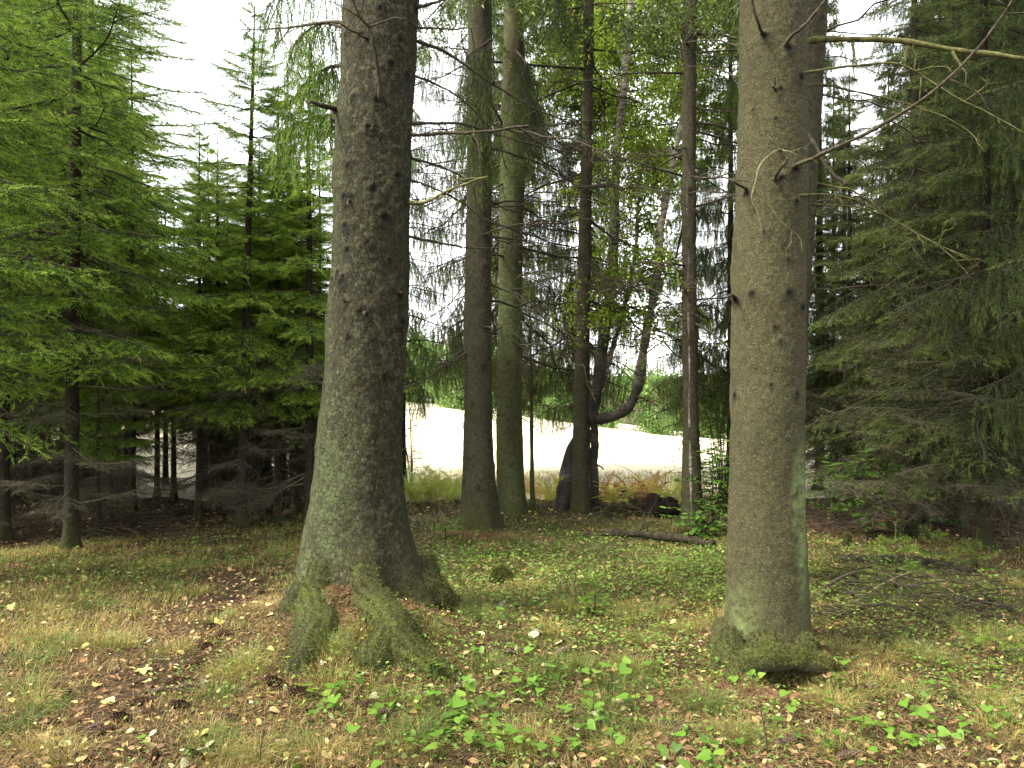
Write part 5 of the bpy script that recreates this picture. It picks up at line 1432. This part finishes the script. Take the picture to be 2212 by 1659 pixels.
def stump(px, py, r0, h, label):
    g = G(px, py); root = empty('rotting_stump', g - A(0, 0, .04), label, 'stump')
    n = 26; th = np.arange(n) * 2 * pi / n; zs = np.linspace(0, 1, 9); mb = MB()
    top = h * (1 + .15 * np.sin(th * 1 + 1) + .25 * noise2(np.cos(th) * 3, np.sin(th) * 3, 3))
    R_ = r0 * (1 + .55 * np.exp(-zs * 4))[:, None] * (1 + .12 * np.cos(th * 5))
    V = np.stack([R_ * np.cos(th), R_ * np.sin(th), zs[:, None] * top], -1).reshape(-1, 3)
    i = np.arange(8)[:, None] * n; j = np.arange(n)[None]; j2 = (j + 1) % n
    mb.add(V, Q=np.stack([i + j, i + j2, i + n + j2, i + n + j], -1).reshape(-1, 4), moss=.25, lichen=.1, knot=0.); mb.build('bark', 'bark_dark', root, (0, 0, 0), True)
    mb = MB(); rim = V[-n:] * A(.94, .94, 1) ; mid = rim * A(.5, .5, .8); c = A(0, 0, h * .75)
    mb.add(np.concatenate([rim, mid, [c]]), Q=[(q, (q + 1) % n, n + (q + 1) % n, n + q) for q in range(n)], T=[(n + q, n + (q + 1) % n, 2 * n) for q in range(n)]); mb.build('rotten_top', 'rot_wood', root, (0, 0, 0))
stump(613, 1126, .105, .15, 'rotting stump with orange broken wood at the edge of the left wood')

# ================================================================== WHAT COVERS THE FOREST FLOOR
def scatter(n, y0=3.0, y1=12.6, margin=1.12, power=1.0):
    """points on the ground, denser near the camera"""
    n = int(n * 1.3); u = rng.random(n)
    y = y0 * (y1 / y0) ** (u ** power)
    x = (rng.random(n) - .5) * 2 * ((1106 / F) * y + 1.25) + rng.normal(0, .1, n)
    return x, y

def off_trunks(x, y):
    return (np.hypot(x - T1[0], y - T1[1]) > .40) & (np.hypot(x - T2[0], y - T2[1]) > .30)

def blades(n, y0, y1, ln, wid, green_bias, seed, keep, name, mat, label, flat=False, power=1.0, lay=.9):
    x, y = scatter(n, y0, y1, power=power)
    k = keep(x, y) > rng.random(len(x)); k &= off_trunks(x, y); x, y = x[k], y[k]; n = len(x)
    z = H(x, y) - .004
    near = np.clip(y / 5, .8, 2.2)
    L_ = rng.uniform(*ln, n) * (.8 + .2 * near); w = wid * near * rng.uniform(.6, 1.3, n)
    az = rng.uniform(0, 2 * pi, n) + .8 * noise2(x * 2, y * 2, seed)
    tl = np.abs(rng.normal(lay, .4, n)).clip(.05, 1.5)        # bend from upright
    d0 = np.stack([np.cos(az) * np.sin(tl * .5), np.sin(az) * np.sin(tl * .5), np.cos(tl * .5)], 1)
    d1_ = np.stack([np.cos(az) * np.sin(tl), np.sin(az) * np.sin(tl), np.cos(tl)], 1)
    if flat:
        d0 = d1_ = np.stack([np.cos(az), np.sin(az), rng.normal(.08, .16, n)], 1)
    s = np.stack([-np.sin(az), np.cos(az), 0 * az], 1) * (w / 2)[:, None]
    p0 = np.stack([x, y, z + (rng.uniform(.004, .03, n) if flat else 0)], 1); p1 = p0 + d0 * (L_ * .5)[:, None]; p2 = p1 + d1_ * (L_ * .5)[:, None]
    V = np.stack([p0 - s, p0 + s, p1 + s * .8, p1 - s * .8, p2], 1).reshape(-1, 3)
    g = masks(x, y)
    t = green_bias(x, y, g) + rng.normal(0, .13, n)
    mb = MB(); b = np.arange(n)[:, None] * 5
    mb.add(V, T=b + A(3, 2, 4).astype(int), Q=b + A(0, 1, 2, 3).astype(int), tint=np.repeat(np.clip(t, 0, 1), 5))
    tag(mb.build(name, mat), label, 'ground cover', kind='stuff')

def grass_keep(x, y):
    tuft = sstep(-.25, .45, noise2(x * 2.3, y * 2.3, 41) + .35 * noise2(x * 6, y * 6, 42))
    left = sstep(-.1, -1.2, x + .25 * (y - 4)) * .75 + .28
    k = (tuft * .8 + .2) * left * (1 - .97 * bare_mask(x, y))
    fg = sstep(-.9, -.1, x + .12 * (y - 4)) * sstep(6.2, 4.6, y)
    k = k * (1 - .72 * fg * sstep(-.5, .3, noise2(x * 1.9, y * 1.9, 49) + .3))
    k = k * (1 - .75 * blob(x, y, T1[0], T1[1] - .45, .8, .6)) * (1 - .5 * blob(x, y, T2[0], T2[1] - .5, .7, .5))
    return k
blades(240000, 3.0, 12.6, (.028, .085), .0030, lambda x, y, g: .50 + .6 * (g - .35) + .30 * noise2(x * 1.7, y * 1.7, 44) + .2 * noise2(x * 5, y * 5, 48), 5, grass_keep, 'grass', 'grass', 'short dry and green grass growing over the forest floor', lay=1.3)
blades(34000, 11.2, 16.0, (.03, .10), .003, lambda x, y, g: .56 + .14 * noise2(x, y, 45), 6, lambda x, y: sstep(11.2, 12.2, y) * .9 * (1 - forest_mask(x, y)), 'meadow_grass', 'grass', 'tall pale dry grass along the edge of the meadow', lay=.45)
blades(130000, 3.0, 10.5, (.025, .085), .0026, lambda x, y, g: .55 + .3 * noise2(x * 2.5, y * 2.5, 46), 7, lambda x, y: .55 + .45 * sstep(-.4, .4, noise2(x * 1.6, y * 1.6, 47)) - .3 * masks(x, y) - .5 * track_mask(x, y), 'needle_litter', 'needles_fallen', 'brown fallen needles and straw strewn over the ground', flat=True)

def needle_pile(cx, cy, sx, sy, n, name, label):
    x, y = rng.normal(cx, sx, n), rng.normal(cy, sy, n); ok = np.hypot(x - T1[0], y - T1[1]) > .33; x, y = x[ok], y[ok]; n = len(x)
    az = rng.uniform(0, 6.28, n); d = np.stack([np.cos(az), np.sin(az), rng.normal(0, .3, n)], 1); L_ = rng.uniform(.015, .05, n)[:, None]
    p = np.stack([x, y, H(x, y) + rng.uniform(.002, .035, n)], 1); w = unit(np.cross(d, rng.normal(size=(n, 3)))) * .0014
    mb = MB(); t = np.clip(.50 + .22 * noise2(x * 5, y * 5, 71) + rng.normal(0, .15, n), 0, 1)
    mb.add(np.stack([p - w, p + w, p + d * L_], 1).reshape(-1, 3), T=np.arange(n * 3).reshape(-1, 3), tint=np.repeat(t, 3))
    tag(mb.build(name, 'needles_red'), label, 'ground cover', kind='stuff')
M['needles_red'] = leaf_mat('red_fallen_needles', [(0, (.035, .018, .010)), (.5, (.145, .078, .038)), (.8, (.23, .135, .07)), (1, (.34, .24, .13))], 0)
needle_pile(T1[0] + .0, T1[1] - .50, .22, .16, 9000, 'needle_pile', 'reddish needle litter heaped between the mossy roots of the thick scaly trunk')
needle_pile(PX(1040, 9.1), 9.1, .35, .12, 6000, 'needle_pile', 'reddish needle litter at the foot of the needle-draped trunk')
needle_pile(PX(1570, 4.15), 4.15, .22, .08, 6000, 'needle_pile', 'reddish needle litter below the moss collar of the brown speckled trunk')
def moss_patch(cx, cy, sx, sy, n, label):
    x, y = rng.normal(cx, sx, n), rng.normal(cy, sy, n); ok = off_trunks(x, y) & (sstep(-.5, .3, noise2(x * 4, y * 4, 91)) > rng.random(n)); x, y = x[ok], y[ok]; n = len(x)
    p = np.stack([x, y, H(x, y) - .002], 1); d = unit(A(0, 0, 1) + rng.normal(0, .55, (n, 3))); w = unit(np.cross(d, rng.normal(size=(n, 3)))) * .0028
    t = np.clip(.45 + .3 * noise2(x * 8, y * 8, 92) + rng.normal(0, .15, n), 0, 1)
    mb = MB(); mb.add(np.stack([p - w, p + w, p + d * rng.uniform(.01, .028, (n, 1))], 1).reshape(-1, 3), T=np.arange(n * 3).reshape(-1, 3), tint=np.repeat(t, 3))
    tag(mb.build('moss', 'moss_fuzz'), label, 'moss', kind='stuff')
moss_patch(T1[0] - .05, T1[1] - .62, .42, .2, 30000, 'olive moss spreading over the soil around the roots of the thick scaly trunk')
moss_patch(T2[0] + .02, T2[1] - .42, .34, .13, 18000, 'olive moss spreading over the soil around the foot of the brown speckled trunk')
moss_patch(PX(1200, 6.5), 6.8, 1.1, .9, 60000, 'olive moss patches in the clearing between the two big trunks')
TUFT = [G(rng.uniform(0, 2212), 1190 + 460 * rng.random()) for _ in range(110)] + [G(*q) for q in ((1330, 1490), (1345, 1500), (2190, 1560), (2160, 1590), (1370, 1450), (1180, 1450), (690, 1390), (130, 1400), (90, 1380), (2130, 1390), (1640, 1600), (700, 1640), (860, 1620), (1250, 1440))]
TUFT = np.array(TUFT)
def tufts():
    k = rng.integers(len(TUFT), size=30000); x, y = TUFT[k, 0] + rng.normal(0, .06, len(k)), TUFT[k, 1] + rng.normal(0, .06, len(k))
    ok = off_trunks(x, y); x, y, k = x[ok], y[ok], k[ok]; n = len(x)
    c = TUFT[k]; out = unit(np.stack([x - c[:, 0], y - c[:, 1], 0 * x], 1) + rng.normal(0, .02, (n, 3))); L_ = rng.uniform(.05, .15, n)[:, None]
    p0 = np.stack([x, y, H(x, y) - .004], 1); d0 = unit(out * .35 + A(0, 0, 1) + rng.normal(0, .2, (n, 3))); d1_ = unit(out * 1.1 + A(0, 0, .25) + rng.normal(0, .25, (n, 3)))
    p1 = p0 + d0 * L_ * .5; p2 = p1 + d1_ * L_ * .5; s = unit(np.cross(d1_, rng.normal(size=(n, 3)))) * .0011
    b = np.arange(n)[:, None] * 5; mb = MB(); t = rng.uniform(.45, 1.0, len(TUFT))[k] + rng.normal(0, .1, n)
    mb.add(np.stack([p0 - s, p0 + s, p1 + s * .8, p1 - s * .8, p2], 1).reshape(-1, 3), T=b + A(3, 2, 4).astype(int), Q=b + A(0, 1, 2, 3).astype(int), tint=np.repeat(np.clip(t, 0, 1), 5))
    tag(mb.build('grass_tufts', 'grass'), 'soft fine tufts of grass dotted over the forest floor', 'ground cover', kind='stuff')
tufts()

def litter(n, y0, y1, size, keep, tints, name, label, mat='litter', lift=.012, power=1.):
    x, y = scatter(n, y0, y1, power=power); k = (keep(x, y) > rng.random(len(x))) & off_trunks(x, y); x, y = x[k], y[k]; n = len(x)
    p = np.stack([x, y, H(x, y) + rng.uniform(.004, .03, n) * (lift / .012)], 1)
    az = rng.uniform(0, 6.28, n); d = np.stack([np.cos(az), np.sin(az), rng.normal(0, .35, n)], 1)
    mb = MB(); real_leaves(mb, p, d, rng.uniform(*size, n) * np.clip(y / 6, .9, 1.5), tints(n, x, y), 0, .5)
    tag(mb.build(name, mat), label, 'ground cover', kind='stuff')
litter(26000, 3.0, 12.2, (.014, .042), lambda x, y: (.12 + .9 * sstep(-.2, .6, noise2(x * 1.5, y * 1.5, 51) + .5 * noise2(x * 4, y * 4, 52))) * (1 - .55 * masks(x, y)) + .35 * track_mask(x, y), lambda n, x, y: np.where(rng.random(n) < .80, rng.uniform(.0, .55, n), rng.uniform(.5, 1, n)), 'leaf_litter', 'small dead leaves and leaf scraps scattered over the forest floor')

def big_keep(x, y):
    fg = sstep(-1.0, -.3, x + .12 * (y - 4)) * sstep(6.6, 4.8, y)
    return (.25 + .75 * fg + .5 * track_mask(x, y)) * (.3 + .7 * sstep(-.4, .4, noise2(x * 1.7, y * 1.7, 53)))
litter(7500, 3.0, 8.0, (.026, .058), big_keep, lambda n, x, y: np.where(rng.random(n) < .85, rng.uniform(.05, .60, n), rng.uniform(.6, 1, n)), 'dead_leaves', 'brown and orange dead leaves drifted over the litter in front of the big trunks')
def cover_keep(x, y):
    k = 1.1 * blob(x, y, .55, 7.2, 1.7, 1.9) + .7 * blob(x, y, 2.2, 7.6, 1.6, 1.4) + .5 * blob(x, y, 2.6, 5.0, 1.6, 1.5) + .5 * blob(x, y, .2, 4.4, 1.3, 1.1) + .25 * blob(x, y, -3, 7.5, 2, 1.4) + .12
    k = k * (.35 + .65 * sstep(-.3, .4, noise2(x * 2, y * 2, 61)))
    return k * (1 - .9 * bare_mask(x, y)) * (1 - .8 * blob(x, y, T1[0], T1[1] - .4, .6, .5))
def cover(n):
    x, y = scatter(n, 3.1, 11.8); k = (cover_keep(x, y) > rng.random(len(x))) & off_trunks(x, y); x, y = x[k], y[k]; n = len(x)
    h = rng.uniform(.015, .11, n) * (.7 + .3 * noise2(x * 3, y * 3, 62))
    p = np.stack([x, y, H(x, y) + h], 1); az = rng.uniform(0, 6.28, n); d = np.stack([np.cos(az), np.sin(az), rng.normal(-.05, .3, n)], 1)
    mb = MB(); real_leaves(mb, p, d, rng.uniform(.016, .038, n) * np.clip(y / 6, .8, 1.4), np.clip(.55 + .3 * noise2(x * 1.5, y * 1.5, 63) + rng.normal(0, .16, n), 0, 1), 0, .45)
    j = np.arange(0, n, 3); q = p[j]; w = A(.0012, 0, 0)
    b = q.copy(); b[:, 2] = H(b[:, 0], b[:, 1]) - .003; b[:, :2] += rng.normal(0, .012, (len(j), 2))
    mb.add(np.stack([b - w, b + w, q], 1).reshape(-1, 3), T=np.arange(len(j) * 3).reshape(-1, 3), tint=.25)
    tag(mb.build('ground_cover', 'cover'), 'low green leafy plants carpeting the forest floor', 'ground cover', kind='stuff')
cover(70000)

# ---- heart leaved plants, one object each
def heart():
    rows = [(-.10, .30), (.02, .50), (.20, .56), (.42, .50), (.65, .33), (.85, .14), (1.0, .0)]
    V = []
    for i, (u, w) in enumerate(rows):
        c = (0.06 if i == 0 else u)
        zc = -.16 * u * u
        V += [(u, -w, zc + .10 * w), (c, 0, zc - .03), (u, w, zc + .10 * w)]
    Q = []
    for i in range(len(rows) - 1):
        k = i * 3; Q += [(k, k + 3, k + 4, k + 1), (k + 1, k + 4, k + 5, k + 2)]
    return A(*V), Q
HV, HQ = heart()
LILY = []
for i in range(6):
    r = np.random.default_rng(800 + i); st = MB(); lf = MB()
    for q in range((1, 2, 2, 1, 3, 2)[i]):
        a = r.uniform(0, 6.28); h = r.uniform(.05, .10); tip = A(cos(a) * .02, sin(a) * .02, h)
        V, T, Q = tube(np.array([A(0, 0, 0), tip * A(.3, .3, .6), tip]), (.0016, .0013, .0011), 4, False); st.add(V, T, Q, tint=.2)
        d = unit(A(cos(a), sin(a), r.uniform(-.35, .3))); b = unit(np.cross(A(0, 0, 1) + r.normal(0, .3, 3), d)); c = np.cross(d, b)
        s = r.uniform(.042, .066); V = tip + s * (HV[:, :1] * d + HV[:, 1:2] * b + HV[:, 2:] * c)
        lf.add(V, Q=HQ, tint=r.uniform(.1, .95))
    LILY.append((st.mesh('stem', 'lily'), lf.mesh('leaf', 'lily', smooth=True)))
def lily_at(px, py, label, group):
    g = G(px, py)
    if not off_trunks(g[0], g[1]) or (px < 1000 and 1400 < py < 1470 and px > 640): return
    root = empty('heart_leaved_plant', g - A(0, 0, .004), label, 'plant', group)
    root.rotation_euler = (rng.normal(0, .2), rng.normal(0, .2), rng.uniform(0, 6.28)); s = rng.choice((.45, .6, .75, .9, 1.05)) * rng.uniform(.9, 1.1); root.scale = (s, s, s)
    st, lf = LILY[rng.integers(6)]
    for nm, me in (('stem', st), ('leaf', lf)):
        o = bpy.data.objects.new(nm, me); COL.objects.link(o); o.parent = root
CLUST = [(900, 1605, 60, 35, 20), (1010, 1590, 45, 30, 18), (1065, 1560, 35, 35, 14), (840, 1520, 45, 30, 12), (920, 1500, 30, 18, 6), (1150, 1500, 40, 25, 14), (1000, 1400, 25, 18, 6), (760, 1530, 35, 25, 6), (1230, 1570, 50, 40, 12),
         (1320, 1590, 50, 40, 10), (1290, 1480, 30, 20, 5), (1480, 1590, 60, 35, 9), (1580, 1600, 60, 40, 8), (1660, 1520, 40, 30, 6), (1880, 1560, 45, 30, 14), (1960, 1575, 40, 30, 10), (2080, 1540, 60, 40, 9), (2150, 1600, 45, 35, 8),
         (1820, 1500, 30, 20, 5), (2050, 1440, 60, 30, 8), (1100, 1330, 25, 15, 5), (880, 1350, 14, 8, 3), (1180, 1640, 60, 15, 8), (640, 1600, 60, 40, 4), (690, 1500, 20, 20, 4), (1900, 1640, 60, 15, 5)]
gname = {True: ('bright green heart leaved plant in the patch in front of the thick scaly trunk', 'heart leaved plants in front of the thick scaly trunk'), False: ('bright green heart leaved plant in the litter in front of the brown speckled trunk', 'heart leaved plants in front of the brown speckled trunk')}
CLUST += [(1000, 1560, 260, 70, 22), (1500, 1540, 280, 70, 20), (2000, 1560, 180, 70, 16), (1150, 1400, 120, 50, 8)]
for (px, py, sx, sy, n) in CLUST:
    for i in range(int(n * .95)):
        lily_at(rng.normal(px, sx * 1.05), min(1690, rng.normal(py, sy * 1.05)), *gname[px < 1370])

# ---- single fallen leaves
FL = []
for i in range(7):
    r = np.random.default_rng(830 + i); mb = MB(); k = (HV if i % 2 else np.concatenate([LEAF, LEAF[:1]]))
    if i % 2: V = HV * A(1, .85, 1) + 0; mb.add(V + np.stack([0 * V[:, 0], 0 * V[:, 0], .10 * np.sin(V[:, 0] * 4 + i) + .12 * V[:, 1] ** 2], 1) - A(.45, 0, 0), Q=HQ, tint=0.)
    else: V = LEAF * A(1, 1.3, 2); mb.add(V - A(.5, 0, 0), T=LEAF_T, tint=0.)
    FL.append(mb)
def tinted(mb, t, name='fallen_leaf'):
    mb.at['tint'] = [np.full(mb.n, t)]
    return mb.mesh(name, 'litter', smooth=True)
FKIND = [('pale yellow fallen birch leaf', (.80, .9)), ('tan brown fallen leaf', (.42, .58)), ('pale grey-green fallen leaf', (.97, 1.0)), ('orange-brown fallen leaf', (.46, .54)), ('cream fallen leaf', (.68, .76))]
FMESH = [[tinted(FL[(k * 2 + j) % 7], np.interp(j / 2, (0, 1), FKIND[k][1])) for j in range(3)] for k in range(5)]
def fallen(px, py, k, s, where):
    g = G(px, py)
    if not off_trunks(g[0], g[1]): return
    o = bpy.data.objects.new('fallen_leaf', FMESH[k][rng.integers(3)]); COL.objects.link(o)
    o.location = g + A(0, 0, .016); o.rotation_euler = (rng.normal(0, .3), rng.normal(0, .3), rng.uniform(0, 6.28)); o.scale = (s, s, s)
    tag(o, FKIND[k][0] + ' on ' + where, 'leaf', FKIND[k][0].replace('leaf', 'leaves') + ' on ' + where)
for i in range(85):
    px = rng.uniform(0, 640); py = 1190 + 480 * rng.random() ** .8
    fallen(px, py, int(rng.choice(5, p=(.42, .16, .16, .1, .16))), rng.uniform(.035, .062) * (1.25 if py < 1350 else 1), 'the grass left of the thick scaly trunk')
for i in range(75):
    px = rng.uniform(660, 1540); py = rng.uniform(1330, 1675)
    fallen(px, py, int(rng.choice(5, p=(.2, .25, .25, .2, .1))), rng.uniform(.035, .06), 'the litter between the two big trunks')
for i in range(55):
    px = rng.uniform(1550, 2212); py = rng.uniform(1380, 1675)
    fallen(px, py, int(rng.choice(5, p=(.2, .3, .15, .25, .1))), rng.uniform(.035, .06), 'the litter below and beside the brown speckled trunk')
for (px, py, k, s) in ((445, 1478, 2, .075), (440, 1620, 2, .085), (1160, 1368, 2, .07), (1150, 1375, 2, .07), (1095, 1295, 2, .09), (1085, 1310, 2, .09), (330, 1545, 0, .06), (490, 1608, 3, .06)):
    fallen(px, py, k, s, 'the litter between the two big trunks' if px > 640 else 'the grass left of the thick scaly trunk')

# ---- spruce cones
def cone_mesh(seed, closed):
    r = np.random.default_rng(seed); mb = MB(); L_ = .115
    n = 90
    q = (np.arange(n) + .5) / n; a = np.arange(n) * 2.39996
    rad = .017 * np.sin(pi * np.clip(q * .93 + .06, 0, 1)) ** .6
    V0, T0, Q0 = tube(np.stack([L_ * np.linspace(0, 1, 8) - L_ / 2, np.zeros(8), np.zeros(8)], 1), .7 * .018 * np.sin(pi * np.linspace(.06, .97, 8)) ** .6, 8); mb.add(V0, T0, Q0, tint=.1)
    rd = np.stack([0 * a, np.cos(a), np.sin(a)], 1); ax = A(1, 0, 0); tg = np.cross(np.repeat(ax[None], n, 0), rd)
    b = np.stack([L_ * q - L_ / 2, 0 * q, 0 * q], 1) + rd * (rad * .55)[:, None]; op = .35 if closed else .9
    e = b + (ax * .018 + rd * .011 * op + rd * (rad * .45)[:, None] * (1 if not closed else .6)); w = .0085
    V = np.stack([b - tg * w * .5, b + tg * w * .5, (b + e) / 2 + tg * w + rd * .003, e, (b + e) / 2 - tg * w + rd * .003], 1)
    k = np.arange(n)[:, None] * 5; t = np.tile(A(.2, .2, .42, .6, .42), n) * np.repeat(r.uniform(.5, 1.35, n), 5) * r.uniform(.8, 1.2, n * 5)
    mb.add(V.reshape(-1, 3), T=k + A(2, 3, 4).astype(int), Q=k + A(0, 1, 2, 4).astype(int), tint=np.clip(t, 0, 1))
    return mb.mesh('spruce_cone', 'cone')
CONES = [cone_mesh(900, False), cone_mesh(901, True), cone_mesh(902, False)]
def cone(px, py, label, group, s=1., rz=None, k=None):
    g = G(px, py)
    if not off_trunks(g[0], g[1]): return
    o = bpy.data.objects.new('spruce_cone', CONES[rng.integers(3) if k is None else k]); COL.objects.link(o)
    o.location = g + A(0, 0, .017); o.rotation_euler = (rng.uniform(0, 6.28), rng.normal(0, .08), rng.normal(0, .5) if rz is None else rz); o.scale = (s, s, s)
    tag(o, label, 'cone', group)
lc = ('dark spruce cone lying on the bare track left of the thick scaly trunk', 'spruce cones on the bare track')
for (px, py) in ((330, 1490), (300, 1480), (400, 1480), (345, 1500), (395, 1495), (370, 1478), (215, 1590), (195, 1578), (420, 1480), (330, 1545), (440, 1400), (475, 1375), (460, 1360), (330, 1640), (415, 1635), (120, 1485), (150, 1510), (205, 1640), (490, 1555), (465, 1330), (560, 1290), (600, 1300), (480, 1300), (300, 1530), (380, 1530), (255, 1560), (430, 1440)):
    cone(px + rng.normal(0, 4), py + rng.normal(0, 3), *lc, s=rng.uniform(.75, 1.05))
for (px, py, lab, k) in ((1212, 1415, 'reddish open spruce cone in the litter between the two big trunks', 0), (1108, 1413, 'dark spruce cone tucked under leaves between the two big trunks', 2), (995, 1490, 'upright dark cone on the litter in front of the mossy roots', 2), (800, 1530, 'open brown cone among the heart leaved plants, upper of a pair', 0),
        (835, 1545, 'open brown cone among the heart leaved plants, lower of a pair', 0), (1005, 1645, 'pale tan closed cone lying at the bottom among green leaves', 1), (1458, 1575, 'reddish cone in the litter below the brown speckled trunk', 0), (1465, 1590, 'red-brown cone just below the reddish cone in the litter', 2),
        (1608, 1472, 'pale tan cone beside the moss collar of the brown speckled trunk', 1), (1830, 1640, 'red-brown cone near the bottom in the litter at right', 0), (1870, 1492, 'dark cone in the litter right of the moss collar', 2), (590, 1480, 'dark cone on the needle litter left of the mossy roots', 2), (640, 1500, 'dark cone leaning in needles below the mossy roots', 2), (1695, 1610, 'half buried brown cone in the litter below the brown speckled trunk', 0)):
    cone(px, py, lab, None, rng.uniform(.95, 1.15), None, k)

# ---- thin bare stems and twigs standing in the near litter
for i, (px, py, h, dx) in enumerate(((1250, 1420, .22, -.03), (1225, 1300, .16, .0), (1305, 1460, .14, .02), (985, 1225, .16, .0), (1880, 1330, .35, .04), (1950, 1240, .45, .02), (1660, 1640, .22, -.03), (1540, 1330, .1, .02), (1240, 1270, .2, .03), (2050, 1300, .3, -.05), (560, 1650, .15, .02), (1380, 1560, .15, -.02))):
    g = G(px, py)
    if not off_trunks(g[0], g[1]): continue
    root = empty('dry_stem', g, ('upright dark dry stem number', '')[1] or 'thin dry upright stem poking out of the ground cover', 'stem', 'thin dry stems in the ground cover')
    mb = MB(); p = spline([A(0, 0, -.02), A(dx * .4, 0, h * .5), A(dx, .02, h)], 10); V, T, Q = tube(p, np.linspace(.0042, .0015, 10), 5); mb.add(V, T, Q)
    for j in range(4):
        k = int(rng.integers(4, 9)); d = unit(A(rng.normal(), rng.normal(), .8)); V, T, Q = tube(np.array([p[k], p[k] + d * .03, p[k] + d * .06 + A(0, 0, .01)]), (.0016, .0012, .0008), 3, False); mb.add(V, T, Q)
    mb.build('stem', 'twig', root, (0, 0, 0))
